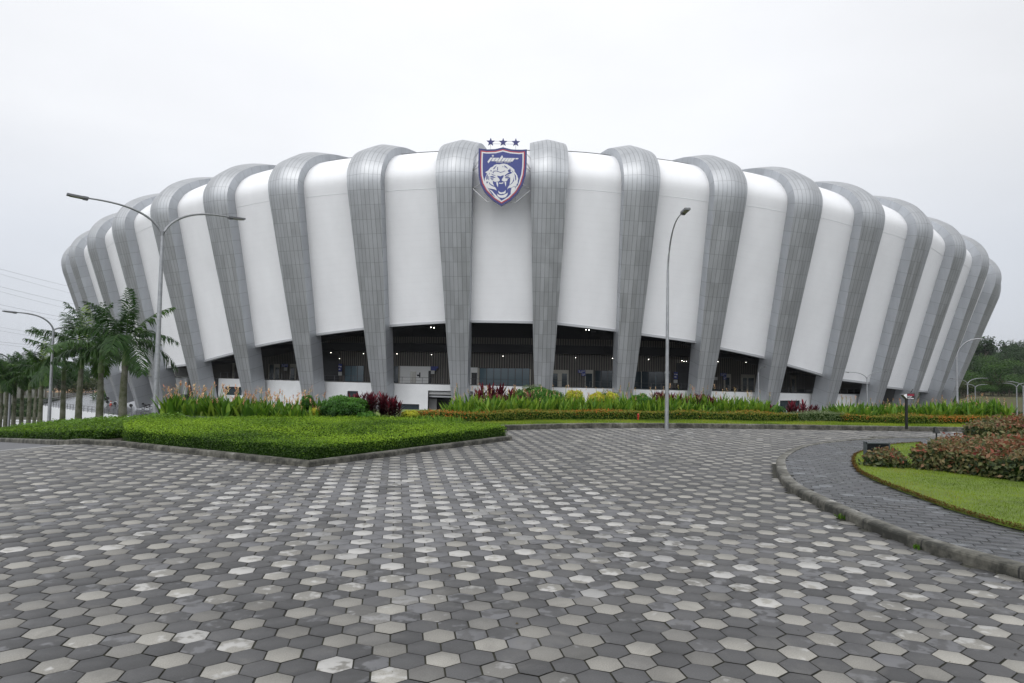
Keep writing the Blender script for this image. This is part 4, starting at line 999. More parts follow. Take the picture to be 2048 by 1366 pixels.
def clipped(name, P, topf, botf, leafm, dens_top, dens_side, size, label, cat, tintf, group=None, rough_top=.03, aspect=.5, jit=.6, parent=None, side_dark=0., kind=None):
    """hedge volume: dark core block and leaves over its top and sides. topf/botf: numpy height functions"""
    Pn = np.array(P); n = len(P)
    d = np.hypot(*(np.roll(Pn, -1, 0)-Pn).T); area = abs(sum(Pn[i, 0]*Pn[(i+1) % n, 1]-Pn[(i+1) % n, 0]*Pn[i, 1] for i in range(n)))/2
    k = int(area*dens_top); q = scatter(P, k); zt = topf(q[:, 0], q[:, 1]); pos = [np.column_stack([q, zt+rng.normal(0, rough_top, k)-size*.2])]
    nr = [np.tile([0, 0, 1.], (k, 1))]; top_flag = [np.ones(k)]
    A = sum(Pn[i, 0]*Pn[(i+1) % n, 1]-Pn[(i+1) % n, 0]*Pn[i, 1] for i in range(n)); s = 1 if A > 0 else -1
    for i in range(n):
        a, b = Pn[i], Pn[(i+1) % n]; L_ = d[i]
        if L_ < 1e-3: continue
        m = (a+b)/2; H_ = float(np.mean(topf(np.array([m[0]]), np.array([m[1]]))-botf(np.array([m[0]]), np.array([m[1]]))))
        kk = int(L_*max(H_, .05)*dens_side)
        if kk < 1: continue
        u = rng.random(kk); v = rng.random(kk); xy = a+(b-a)*u[:, None]; o_ = np.array([(b-a)[1], -(b-a)[0]])/L_*s
        xy = xy+o_*rng.normal(.0, rough_top*.8, (kk, 1)); z0 = botf(xy[:, 0], xy[:, 1]); z1 = topf(xy[:, 0], xy[:, 1])
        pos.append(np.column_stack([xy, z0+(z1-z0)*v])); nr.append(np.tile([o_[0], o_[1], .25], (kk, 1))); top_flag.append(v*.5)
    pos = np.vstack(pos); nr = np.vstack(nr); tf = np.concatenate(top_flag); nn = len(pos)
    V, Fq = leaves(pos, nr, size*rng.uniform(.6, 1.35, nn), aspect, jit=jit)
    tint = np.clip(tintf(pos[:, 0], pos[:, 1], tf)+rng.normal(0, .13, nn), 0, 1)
    Q = inset(P, size*.5+.01); Q = resample([Vector((a, b, 0)) for a, b in Q], .4, closed=True); nq = len(Q)
    qx = np.array([p.x for p in Q]); qy = np.array([p.y for p in Q]); zt = topf(qx, qy)-size*.45; zb = botf(qx, qy)-.05
    bm = bmesh.new(); tv = [bm.verts.new((a, b, c)) for a, b, c in zip(qx, qy, zt)]; bv = [bm.verts.new((a, b, c)) for a, b, c in zip(qx, qy, zb)]
    f = bm.faces.new(tv); 
    for i in range(nq): bm.faces.new((tv[i], tv[(i+1) % nq], bv[(i+1) % nq], bv[i]))
    bmesh.ops.triangulate(bm, faces=[f]); bm.verts.index_update()
    cv = np.array([v.co[:] for v in bm.verts]); cf = [[v.index for v in f.verts] for f in bm.faces]; bm.free()
    Vall = np.vstack([V, cv]); Fall = Fq.tolist()+[[i+len(V) for i in f] for f in cf]
    o_ = npmesh(name, Vall, Fall, [leafm, core_m], tint=np.concatenate([tint, np.zeros(len(cf))]), mi=[0]*len(Fq)+[1]*len(cf))
    if label: props(o_, label, cat, group, kind)
    return o_
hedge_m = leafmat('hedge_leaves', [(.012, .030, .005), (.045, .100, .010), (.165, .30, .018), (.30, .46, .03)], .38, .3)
hz_ = lambda x, y: height(x, y)
# --- main wedge-shaped hedge of the island
isl = [(p.x, p.y) for p in island]
wedge = inset([isl[0], isl[1], isl[2], isl[3], (-3.0, 19.3), (-6.5, 18.9), (-9.6, 18.2), (-9.0, 15.6)], .16)
wtop = lambda x, y: .30+.035*vnoise(x, y, .9, 8)+.012*vnoise(x, y, 5, 9)+height(x, y)
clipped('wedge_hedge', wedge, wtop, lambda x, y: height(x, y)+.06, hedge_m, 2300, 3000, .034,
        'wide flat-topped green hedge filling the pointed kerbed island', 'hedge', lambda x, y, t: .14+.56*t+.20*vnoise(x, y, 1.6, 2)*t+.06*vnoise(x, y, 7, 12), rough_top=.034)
# lower terrace hedges running down the road at the left
def strip(A, wd_):  # offset strip polygon
    A = [Vector(p) for p in A]; L1 = []; L2 = []
    for i, p in enumerate(A):
        d = (A[min(i+1, len(A)-1)]-A[max(i-1, 0)]).normalized(); nn = Vector((-d.y, d.x)); L1.append((p.x, p.y)); L2.append((p.x+nn.x*wd_, p.y+nn.y*wd_))
    return L1+L2[::-1]
s1 = strip([(-8.55, 14.3), (-9.5, 14.7), (-14.9, 20.2), (-22, 27.3), (-31.5, 37)], -1.4)
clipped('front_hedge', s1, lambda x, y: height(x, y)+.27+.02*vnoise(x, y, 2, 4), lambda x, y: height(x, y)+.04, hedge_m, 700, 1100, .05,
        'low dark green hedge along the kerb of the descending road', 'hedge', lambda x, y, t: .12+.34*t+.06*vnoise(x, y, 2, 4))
bright_m = leafmat('bright_leaves', [(.035, .09, .008), (.09, .19, .015), (.16, .28, .03)], .32, .3)
s2 = strip([(-9.7, 17.2), (-12.4, 20.4), (-16.2, 23.8), (-23, 30.5), (-32.5, 40.2)], -1.5)
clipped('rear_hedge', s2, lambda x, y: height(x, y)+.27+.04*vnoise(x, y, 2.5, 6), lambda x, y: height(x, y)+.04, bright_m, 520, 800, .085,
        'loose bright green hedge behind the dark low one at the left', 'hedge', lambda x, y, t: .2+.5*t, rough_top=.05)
# --- orange flowering ixora hedges behind the far lawn
ix_m = leafmat('ixora_leaves', [(.03, .06, .01), (.09, .14, .016), (.20, .22, .028), (.36, .20, .03), (.56, .13, .025)], .45, .25)
def ixtint(x, y, t):
    b = vnoise(x, y, 1.7, 11); sp = (rng.random(len(x)) < np.clip(.03+.55*b, .02, .7))
    return np.where(sp & (t > .2), .9, .22+.28*t)
def band(x0, x1, yoff0, yoff1, wob=.12):
    xs = np.arange(x0, x1+.01, .5); fk = np.array([(p.x, p.y) for p in far_kerb]); yb = np.interp(xs, fk[:, 0], fk[:, 1])
    a = [(x, y+yoff0+wob*math.sin(x*1.3)) for x, y in zip(xs, yb)]; b = [(x, y+yoff1+wob*math.sin(x*.9+1)) for x, y in zip(xs, yb)]
    return a+b[::-1]
clipped('ixora_hedge', band(-3.2, 9.9, 1.6, 2.65), lambda x, y: .145+.25+.03*vnoise(x, y, 3, 3), lambda x, y: np.full_like(x, .14), ix_m, 900, 1300, .05,
        'low hedge flecked with orange flowers in front of the long middle bed', 'hedge', ixtint, rough_top=.03)
clipped('ixora_hedge', band(11.4, 18.0, 1.35, 2.3), lambda x, y: .145+.23+.04*vnoise(x, y, 3, 3), lambda x, y: np.full_like(x, .14), ix_m, 900, 1300, .05,
        'low hedge flecked with orange flowers around the arrow sign at the right', 'hedge', ixtint, rough_top=.03)
sage_m = leafmat('variegated_leaves', [(.06, .10, .03), (.14, .19, .08), (.30, .34, .20)], .5, .25)
clipped('variegated_hedge', band(9.6, 11.6, 1.8, 2.6, .05), lambda x, y: .145+.26+.03*vnoise(x, y, 3, 3), lambda x, y: np.full_like(x, .14), sage_m, 900, 1300, .05,
        'pale variegated low shrubs between the two orange flecked hedges', 'shrub', lambda x, y, t: .3+.4*t, rough_top=.04)
# --- copperleaf hedges on the near right lawn
cop_m = leafmat('copper_leaves', [(.020, .035, .014), (.06, .085, .03), (.17, .17, .07), (.23, .15, .075), (.27, .07, .04), (.12, .022, .018)], .34, .25, .5)
def coptint(x, y, t): return np.clip(np.where(t > .45, .50, .22)+.2*vnoise(x, y, 2.3, 13)*.6+rng.normal(0, .12, len(x)), 0, 1)
def dome(P, z0, h, fall=.35):
    Pn = np.array(P); n = len(P)
    def f(x, y):
        x = np.asarray(x, float); y = np.asarray(y, float); dm = np.full(x.shape, 9.)
        for i in range(n):
            a, b = Pn[i], Pn[(i+1) % n]; e_ = b-a; t = np.clip(((x-a[0])*e_[0]+(y-a[1])*e_[1])/(e_@e_+1e-9), 0, 1)
            dm = np.minimum(dm, np.hypot(x-a[0]-t*e_[0], y-a[1]-t*e_[1]))
        return z0+h*(.72+.28*S01(dm/fall))+.04*vnoise(x, y, 4, 17)
    return f
def gp(*pts): return [(G(x, y, .13).x, G(x, y, .13).y) for x, y in pts]
cpA = gp((1731, 932), (1765, 935), (1806, 937))+[(7.0, 12.35), (6.85, 12.55), (6.6, 12.4)]
clipped('copperleaf_hedge', cpA, dome(cpA, .13, .27), lambda x, y: np.full_like(x, .14), cop_m, 1500, 2300, .075,
        'small clump of red and olive copperleaf in front of the black panel', 'hedge', coptint, group='copperleaf hedges on the near lawn', rough_top=.05, aspect=.55, jit=1.1)
cpB = gp((1826, 938), (1870, 941), (1920, 948), (1975, 955), (2048, 964))+[(8.9, 9.7), (12, 10.2), (13, 13.4), (10.5, 13.6), (9.0, 13.2), (8.1, 12.9), (7.55, 12.2)]
clipped('copperleaf_hedge', cpB, dome(cpB, .13, .50, 1.6), lambda x, y: np.full_like(x, .14), cop_m, 1200, 2300, .08,
        'large mass of red and olive copperleaf at the right edge of the near lawn', 'hedge', coptint, group='copperleaf hedges on the near lawn', rough_top=.06, aspect=.55, jit=1.1)
cpC = [(11.0, 16.0), (13.0, 16.3), (18, 17.2), (18, 18.2), (13.5, 17.5), (11.4, 17.2)]
clipped('copperleaf_hedge', cpC, dome(cpC, .13, .56), lambda x, y: np.full_like(x, .14), cop_m, 800, 1300, .085,
        'rear copperleaf hedge standing beyond the large one near the far kerb', 'hedge', coptint, group='copperleaf hedges on the near lawn', rough_top=.06, aspect=.55, jit=1.1)

# --- leafy plants: blades on a clump
def blade(base, direc, length, wd_, droop, n=4, curl=0.):
    """curved strap leaf; returns verts, quads"""
    side = np.cross(direc, [0, 0, 1.]); side /= np.linalg.norm(side)+1e-9; V = []; p = np.array(base, float); d = np.array(direc, float)
    for k in range(n+1):
        t = k/n; wk = wd_*math.sin(math.pi*(.12+.86*t))**.8*.5 if k < n else .002
        V += [p-side*wk, p+side*wk]; d = d+np.array([0, 0, -droop/n]); d /= np.linalg.norm(d); p = p+d*length/n
    return np.array(V), [(2*k, 2*k+1, 2*k+3, 2*k+2) for k in range(n)], p
heli_m = leafmat('heliconia_leaves', [(.035, .095, .012), (.085, .19, .018), (.17, .30, .03), (.30, .40, .05)], .35, .35)
flow_m = leafmat('heliconia_flowers', [(.60, .26, .16), (.72, .42, .25), (.80, .60, .35), (.50, .14, .10)], .45, .3)
def heli_mesh(seed, h, nleaf, nflow, spread, wd_=.09, fs=1.):
    r = np.random.default_rng(seed); V = []; Fq = []; T = []; FL = []
    for k in range(nleaf):
        a = r.uniform(0, 6.28); lean = r.uniform(.05, .75); d = np.array([math.cos(a)*lean, math.sin(a)*lean, 1.]); d /= np.linalg.norm(d)
        b = np.array([r.normal(0, spread), r.normal(0, spread), 0]); hh = h*r.uniform(.55, 1.05)
        v, f, tip = blade(b, d, hh, wd_*r.uniform(.7, 1.2), r.uniform(.1, .7)); o = len(V); V += v.tolist(); Fq += [[i+o for i in q] for q in f]; T += [r.uniform(.1, .85)]*len(f)
    for k in range(nflow):
        V2 = []; F2 = []; T2 = []
        b = np.array([r.normal(0, spread), r.normal(0, spread), 0]); hh = h*r.uniform(.8, 1.4); top = b+np.array([r.normal(0, .08), r.normal(0, .08), hh])
        o = len(V); s = .006; V += [(b+[s, 0, hh*.4]).tolist(), (b+[-s, 0, hh*.4]).tolist(), (top+[-s, 0, 0]).tolist(), (top+[s, 0, 0]).tolist()]; Fq.append([o, o+1, o+2, o+3]); T.append(.3)
        for j in range(7):
            a = r.uniform(0, 6.28); d = np.array([math.cos(a)*.7, math.sin(a)*.7, r.uniform(.3, 1.2)]); d /= np.linalg.norm(d)
            v, f, tip = blade(top-[0, 0, .018*j], d, fs*r.uniform(.05, .10), .028*fs, .1, 2); o = len(V2); V2 += v.tolist(); F2 += [[i+o for i in q] for q in f]; T2 += [r.random()]*len(f)
        FL.append((V2, F2, T2))
    return V, Fq, T, FL
def make_heli(seed, h, nleaf, nflow, spread, label, group, wd_=.09, fs=1.):
    V, Fq, T, FL = heli_mesh(seed, h, nleaf, nflow, spread, wd_, fs)
    root = empty('heliconia' if nflow else 'grass_tuft', (0, 0, 0), label=label, category='plant', group=group)
    a = npmesh('foliage', V, np.array(Fq), heli_m, tint=T, parent=root)
    for V2, F2, T2 in FL: npmesh('flower', V2, np.array(F2), flow_m, tint=T2, parent=root)
    return root
def spread_copies(protos, pts, zf, smin=.74, smax=1.2, sf=None):
    used = set()
    for k, (x, y) in enumerate(pts):
        i = k % len(protos); s = random.uniform(smin, smax)*(sf(x, y) if sf else 1); loc = (x, y, zf(x, y)); rz = random.uniform(0, 6.28)
        if i not in used: used.add(i); o = protos[i]; o.location = loc; o.rotation_euler = (0, 0, rz); o.scale = (s, s, s)
        else: copy_tree(protos[i], tree_of(protos[i]) if k < 0 else CH[protos[i].name], loc, rz, s)
CH = {}
def reg(ps):
    for p in ps: CH[p.name] = tree_of(p)
    return ps
LG = 'peach flowered heliconias in the left bed'
hl = reg([make_heli(20+k, .60, 17, 3, .10, 'peach flowered heliconia with broad upright leaves in the left island bed', LG, .115) for k in range(4)])
pts = []
for k in range(52):
    px = 335+(640-335)*((k*.618) % 1); pts.append((px, random.random()))
pl = []
for px, u in pts:
    D_ = 18.8+1.3*u; q = at(px, 800, D_); pl.append((q.x, D_))
def zl(x, y): return hz(x, y)+.1+.05*max(0, -x-5)
spread_copies(hl, pl, zl)
MG = 'leafy heliconias of the long middle bed'
hm_ = reg([make_heli(40+k, .62, 22, 1, .13, 'bright green low heliconia with small peach flowers in the long middle bed', MG, .075, .7) for k in range(4)])
pm_ = []
for k in range(150):
    u = (k*.6180339) % 1; x = -2.0+11.3*u; yb = float(np.interp(x, [p.x for p in far_kerb], [p.y for p in far_kerb])); pm_.append((x, yb+2.8+1.35*random.random()-(.0)))
spread_copies(hm_, pm_, lambda x, y: .15+(.06 if y < 25 else .12), sf=lambda x, y: 1+.18*max(0, y-float(np.interp(x, [p.x for p in far_kerb], [p.y for p in far_kerb]))-3.2))
RG = 'leafy heliconias of the right bed'
hr_ = reg([make_heli(60+k, .60, 22, 1, .13, 'green heliconia with yellow peach flowers in the right bed behind the arrow sign', RG, .085, .7) for k in range(3)])
pr_ = []
for k in range(92):
    u = (k*.6180339) % 1; x = 11.8+6.4*u; yb = float(np.interp(x, [p.x for p in far_kerb], [p.y for p in far_kerb])); pr_.append((x, yb+2.4+1.5*random.random()))
spread_copies(hr_, pr_, lambda x, y: .15+.04*max(0, x-13))
# --- dark red ti plants
ti_m = leafmat('ti_leaves', [(.022, .010, .012), (.05, .012, .017), (.11, .018, .028), (.30, .035, .055)], .3, .2, .5)
stem_m = mat('stem_brown', (.09, .07, .045), .8)
def make_ti(seed, h, label, group):
    r = np.random.default_rng(seed); root = empty('ti_plant', (0, 0, 0), label=label, category='plant', group=group)
    V = []; Fq = []; T = []; mb_ = MB()
    for s in range(8):
        b = np.array([r.normal(0, .17), r.normal(0, .17), 0]); hh = h*r.uniform(.5, .92); mb_.tube([b, b+[0, 0, hh*.8]], .012, 5)
        for k in range(26):
            u = k/26; z = hh*(.12+.62*u); a = k*2.4+r.normal(0, .2); lean = 1.3-1.1*u; d = np.array([math.cos(a)*lean, math.sin(a)*lean, .9]); d /= np.linalg.norm(d)
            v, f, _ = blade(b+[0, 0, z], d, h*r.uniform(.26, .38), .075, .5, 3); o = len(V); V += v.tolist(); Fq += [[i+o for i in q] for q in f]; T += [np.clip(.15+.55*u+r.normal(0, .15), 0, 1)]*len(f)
    npmesh('foliage', V, np.array(Fq), ti_m, tint=T, parent=root); q = mb_.build('stem', stem_m); q.parent = root
    return root
def place_px(root, px, D_, z=None, s=1., rz=None):
    q = at(px, 800, D_); root.location = (q.x, D_, z if z is not None else hz(q.x, D_)+.1); root.scale = (s, s, s); root.rotation_euler = (0, 0, rz if rz is not None else random.uniform(0, 6.28))
def series(make, seeds, items, labelf, group):
    protos = [make(s) for s in seeds]
    ch = {p.name: tree_of(p) for p in protos}; used = set()
    for k, (px, D_, z, s) in enumerate(items):
        p = protos[k % len(protos)]
        if p.name not in used: used.add(p.name); o = p
        else: o = copy_tree(p, ch[p.name], (0, 0, 0))
        place_px(o, px, D_, z, s); o['label'] = labelf(k)
TG = 'dark red ti plants'
names = ['dark red ti plant right of the round green shrub on the left island', 'crimson topped ti plant at the right of the left island shrubs',
 'maroon ti plant at the left end of the long middle bed', 'tall crimson tipped ti plant near the left end of the middle bed', 'broad maroon ti plant left of the round green shrub in the middle bed',
 'small maroon ti plant in front of the round green shrub', 'maroon ti plant just left of the near lamp post', 'maroon ti plant just right of the near lamp post', 'ti plant at the right part of the middle bed', 'ti plant where the middle bed thins out',
 'dark ti plant at the left of the isolated clump', 'big dark ti plant in the middle of the isolated clump', 'dark ti plant at the right of the isolated clump']
items = [(738, 19.6, .30, .72), (768, 19.6, .30, .74), (965, 25.0, .05, 1.0), (988, 25.2, .1, 1.12), (1022, 25.4, .12, 1.0), (1056, 24.8, .05, .9), (1318, 25.6, .10, .95), (1352, 25.8, .05, .98), (1385, 25.6, .05, .92), (1425, 25.6, 0, .9),
         (1538, 25.6, .05, .60), (1590, 24.9, .0, .82), (1624, 25.2, 0, .66)]
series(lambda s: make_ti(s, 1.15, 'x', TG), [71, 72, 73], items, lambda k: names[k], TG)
# extra depth: second row for the middle group
names2 = ['ti plant filling between the round shrub and the red tops on the left island', 'ti plant low beside the maroon group at the bed end', 'ti plant behind the lamp post', 'ti plant low in the right hand isolated clump', 'ti plant between the lamp post and the bed end', 'outermost ti plant of the left island']
items2 = [(712, 20.0, .32, .66), (1005, 24.8, 0, .85), (1335, 26.3, .1, .9), (1606, 24.6, -.1, .75), (1405, 26, .1, .9), (788, 19.3, .28, .62)]
series(lambda s: make_ti(s, 1.15, 'x', TG), [74, 75], items2, lambda k: names2[k], TG)
# --- rounded shrubs
round_m = leafmat('round_shrub_leaves', [(.014, .05, .008), (.038, .125, .014), (.08, .22, .022), (.15, .33, .04)], .3, .25, .5)
yel_m = leafmat('yellow_leaves', [(.15, .22, .02), (.40, .44, .03), (.62, .60, .06), (.55, .36, .05)], .4, .3)
def make_round(name, px, D_, zc, rx, ry, rz, m_, label, n=9000, size=.06, cat='shrub', flat=1.6, z0=None):
    r = rng; q = at(px, 800, D_); c = np.array([q.x, D_, zc])
    d = r.normal(0, 1, (n, 3)); d /= np.linalg.norm(d, axis=1, keepdims=True); d[:, 2] = np.abs(d[:, 2])*np.where(r.random(n) < .8, 1, -.6)
    lump = 1+.09*np.sin(d[:, 0]*7+px)+.08*np.sin(d[:, 1]*9+d[:, 2]*5)
    rad = (np.array([rx, ry, rz])*lump[:, None])*(r.uniform(.82, 1.03, (n, 1)))
    pos = c+d*rad; root = empty(name, (q.x, D_, z0 if z0 is not None else hz(q.x, D_)), label=label, category=cat)
    V, Fq = leaves(pos, d+[0, 0, .4], size*r.uniform(.7, 1.3, n), .45, jit=.6)
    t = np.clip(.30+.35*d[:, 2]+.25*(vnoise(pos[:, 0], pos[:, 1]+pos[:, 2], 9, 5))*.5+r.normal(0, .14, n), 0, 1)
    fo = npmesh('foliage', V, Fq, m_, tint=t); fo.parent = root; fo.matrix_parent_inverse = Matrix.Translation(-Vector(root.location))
    mb_ = MB()
    for k in range(5):
        a = random.uniform(0, 6.28); mb_.tube([(q.x, D_, root.location.z-.05), (q.x+math.cos(a)*rx*.5, D_+math.sin(a)*ry*.5, zc+rz*.5)], [.02, .008], 5)
    st_ = mb_.build('stem', stem_m); st_.parent = root; st_.matrix_parent_inverse = Matrix.Translation(-Vector(root.location))
    # dark inner body keeps the crown opaque
    bm = bmesh.new(); bmesh.ops.create_icosphere(bm, subdivisions=2, radius=1); me = bpy.data.meshes.new('inner_twigs')
    for v in bm.verts: v.co = Vector((v.co.x*rx*.74, v.co.y*ry*.74, v.co.z*rz*.74))+Vector(c)
    bm.to_mesh(me); bm.free(); me.materials.append(core_m); o_ = link(me, 'inner_twigs'); o_.parent = root; o_.matrix_parent_inverse = Matrix.Translation(-Vector(root.location))
    return root
make_round('round_shrub', 615, 19.8, .62, .20, .25, .24, round_m, 'small square-clipped green shrub behind the peach flowers', 2500, .05)
make_round('round_shrub', 688, 19.4, .50, .72, .55, .38, round_m, 'broad domed dark green shrub on the left island', 9000, .055)
make_round('round_shrub', 735, 19.0, .30, .30, .25, .18, round_m, 'little green shrub at the foot of the left ti plants', 2500, .045)
make_round('round_shrub', 1083, 25.2, .62, .80, .6, .46, round_m, 'broad domed green shrub in the middle bed right of the maroon plants', 9000, .06)
make_round('round_shrub', 1038, 25.6, .62, .38, .4, .36, round_m, 'smaller pale green shrub behind the left of the middle dome', 3500, .06)
make_round('yellow_shrub', 1148, 25.4, .60, .40, .4, .42, yel_m, 'lemon yellow shrub right of the domed green one', 3200, .06)
make_round('yellow_shrub', 1195, 25.4, .58, .36, .4, .38, yel_m, 'yellow and orange shrub in the centre of the middle bed', 3000, .06)
make_round('yellow_shrub', 1222, 25.6, .60, .30, .4, .36, yel_m, 'yellow shrub at the foot of the rib right of centre', 2400, .06)
make_round('yellow_shrub', 822, 19.6, .36, .26, .3, .14, yel_m, 'low yellow green shrub beside the dark podium opening', 1600, .045)
make_round('yellow_shrub', 632, 19.3, .38, .16, .2, .16, yel_m, 'tiny lime shrub between the clipped shrub and the broad dome', 1200, .045)
make_round('round_shrub', 1282, 25.5, .58, .42, .4, .34, round_m, 'green shrub just left of the near lamp post', 3200, .06)
make_round('round_shrub', 1555, 25.2, .34, .30, .3, .26, round_m, 'green shrub inside the isolated ti clump', 2400, .05)
make_round('pink_shrub', 1068, 26.3, .92, .55, .4, .28, sage_m, 'thin pinkish sprigged shrub rising behind the middle dome', 900, .05)
make_round('pink_shrub', 1215, 26.3, .70, .5, .4, .32, sage_m, 'grey green sprigged shrub behind the yellow ones', 900, .05)
# low grassy tufts at the right of the left island
tuft = reg([make_heli(90+k, .22, 22, 0, .13, 'low grassy tuft behind the wedge hedge near the podium opening', 'grassy tufts of the left island', .03) for k in range(2)])
tp = []
for k in range(120):
    q = at(640+275*((k*.618) % 1), 800, 19.0+.9*random.random()); tp.append((q.x, q.y))
spread_copies(tuft, tp, lambda x, y: hz(x, y)+.15, .8, 1.3)
# bed soil under the plants
soil = mat('bed_soil', (.05, .04, .028), .95, noise=(.03, .026, .018), nscale=6)
def soil_bed(name, P, z): return flat_poly(name, P, z, soil, dict(kind='structure'), thick=.25)
soil_bed('bed_soil', [(p[0], p[1]) for p in inset([(a[0], a[1]) for a in isl[:4]]+[(-3, 21.2), (-9, 22.4), (-9, 14.3)], .13)], .085)
soil_bed('bed_soil', band(-3.5, 18.5, 1.5, 5.2), .150)
# weeds in the gutter of the footpath kerb
for k, (x, y, lb) in enumerate([(1684, 1037, 'small green weed growing at the foot of the curved kerb'), (1845, 1098, 'tiny weed at the kerb foot nearer the camera')]):
    p = G(x, y); V, Fq, T, *_ = heli_mesh(200+k, .075 if k == 0 else .055, 18, 0, .02, .022)
    o_ = npmesh('weed', V, np.array(Fq), bright_m, tint=T); o_.location = (p.x-.03, p.y-.02, 0); props(o_, lb, 'weed')
# small fallen leaves and grit on the pavers
nl_ = 420; qq = np.column_stack([rng.uniform(-7, 7, nl_), rng.uniform(2.2, 17, nl_)])
qq = qq[plaza_test(qq[:, 0], qq[:, 1]) & ~inpoly(qq[:, 0], qq[:, 1], isl)]
lit_m = leafmat('litter_leaves', [(.03, .022, .015), (.09, .06, .03), (.06, .07, .02)], .8, .1)
V, Fq = leaves(np.column_stack([qq, height(qq[:, 0], qq[:, 1])+.006]), np.tile([0, 0, 1.], (len(qq), 1)), rng.choice([.008, .012, .03], len(qq)), .6, jit=.12)
npmesh('leaf_litter', V, Fq, lit_m, tint=rng.random(len(qq)), kw=dict(label='tiny fallen leaves and grit scattered over the pavers', cat='litter', kind='stuff'))
# ================================================================== palms
trunk_m = mat('palm_trunk', (.15, .15, .115), .9, noise=(.045, .055, .018), nscale=2.2, bump=.5)
shaft_m = mat('palm_crownshaft', (.09, .15, .025), .45, noise=(.05, .075, .015), nscale=4)
palm_m = leafmat('palm_leaves', [(.010, .034, .008), (.03, .08, .013), (.075, .155, .02), (.27, .40, .03)], .35, .25, .5)
def make_palm(seed, trunk_h, label, young=0., fl=2.4):
    r = np.random.default_rng(seed); root = empty('palm_tree', (0, 0, 0), label=label, category='palm tree', group='palms in a row down the left slope')
    mb_ = MB(); n = 14
    rad = [.165*(1.12 if k < 2 else 1)+.03*math.sin(k/n*math.pi) - .07*max(0, k/n-.5) for k in range(n+1)]
    pts = [(.03*math.sin(k*.5), 0, -1.2+(trunk_h+1.2)*k/n) for k in range(n+1)]; mb_.tube(pts, rad, 12)
    t_ = mb_.build('trunk', trunk_m, root, smooth=True)
    m2 = MB(); top = Vector(pts[-1]); sh_h = 1.5; m2.tube([top-Vector((0, 0, .02)), top+Vector((0, 0, .35)), top+Vector((0, 0, sh_h*.8)), top+Vector((0, 0, sh_h))], [.165, .15, .10, .06], 12)
    m2.build('crownshaft', shaft_m, root, smooth=True)
    V = []; Fq = []; T = []; c = np.array(top+Vector((0, 0, sh_h*.85)))
    nf = 14
    for k in range(nf):
        a = k*2.4+r.normal(0, .15); u = k/(nf-1); el = math.radians(82-84*u+r.normal(0, 5)) if k > 1 else math.radians(86); L_ = fl*r.uniform(.85, 1.1)*(1 if k > 1 else .85)
        d = np.array([math.cos(a)*math.cos(el), math.sin(a)*math.cos(el), math.sin(el)]); p = c.copy(); seg_n = 12
        droop = (.045+.075*math.cos(el)) if k > 1 else .012
        hor = np.array([math.cos(a), math.sin(a), 0]); side = np.array([-math.sin(a), math.cos(a), 0]); prev = p
        tint0 = .85 if k == 0 and young else r.uniform(.12, .5)
        for s in range(seg_n*3):
            t = s/(seg_n*3); d2 = d+np.array([0, 0, -droop/3]); d = d2/np.linalg.norm(d2); q = p+d*L_/(seg_n*3)
            o = len(V); w_ = .022*(1-t); upv = np.cross(side, d); V += [(p+side*w_).tolist(), (p-side*w_).tolist(), (q-side*w_*.95).tolist(), (q+side*w_*.95).tolist()]; Fq.append([o, o+1, o+2, o+3]); T.append(.6)
            if t > .12:
                ll = L_*.30*math.sin(math.pi*(.16+.80*t))**.7
                for sg in (-1, 1):
                    for q_ in range(2 if s % 2 else 1):
                        dd = side*sg*r.uniform(.75, 1)+d*r.uniform(.35, .8)+upv*r.uniform(-.15, .45); dd /= np.linalg.norm(dd); b = p+(q-p)*r.random()
                        hang = r.uniform(.3, 1.2); m_ = b+dd*ll*.5+np.array([0, 0, -.10*hang*ll]); e_ = b+dd*ll*.86+np.array([0, 0, -.52*hang*ll]); wv = np.cross(dd, upv); wv /= np.linalg.norm(wv)+1e-9; wl = .034 if k > 1 else .020
                        o = len(V); V += [(b-wv*wl*.4).tolist(), (b+wv*wl*.4).tolist(), (m_+wv*wl).tolist(), (m_-wv*wl).tolist(), e_.tolist()]
                        Fq.append([o, o+1, o+2, o+3]); tt = float(np.clip(tint0+r.normal(0, .08), 0, 1)); T.append(tt); V.append((e_+wv*.004).tolist()); Fq.append([o+3, o+2, o+5, o+4]); T.append(tt)
            p = q
    npmesh('crown', V, np.array(Fq), palm_m, root, tint=T)
    return root
PL = [(245, 34, 700, 'tallest palm, its fronds crossing the near lamp post at the left', 1.0), (198, 37.5, 718, 'palm second from the lamp post with dense dark crown', 1.0), (157, 41, 712, 'palm with a lime green spear, third from the lamp post', .98), (124, 46, 738, 'palm in front of the second lamp, fourth from the lamp post', 1.),
      (80, 52, 752, 'thin palm just left of the second lamp', 1.), (57, 57, 760, 'palm sixth in the row with low mingled crown', 1.), (42, 62, 757, 'palm seventh in the row among the low crowns', 1.), (27, 60, 762, 'palm eighth in the row near the third lamp', 1.), (11, 66, 765, 'palm ninth in the row behind the third lamp', 1.), (0, 58, 768, 'palm cut by the left edge of the photo', 1.), (69, 75, 764, 'slim distant palm between the fifth and sixth palms', .9)]
pr = []
for k, (px, D_, ytop, lb, s) in enumerate(PL):
    q = at(px, 840, D_); zt = at(px, ytop, D_).z; z0 = hz(q.x, D_)-.05; th__ = zt-z0
    o = make_palm(300+k, max(th__-.75, 1.5), lb, young=1 if k in (2, 4) else 0, fl=2.95 if k < 4 else 2.3); o.location = (q.x, D_, z0)
    o.rotation_euler = (0, 0, random.uniform(0, 6.28))
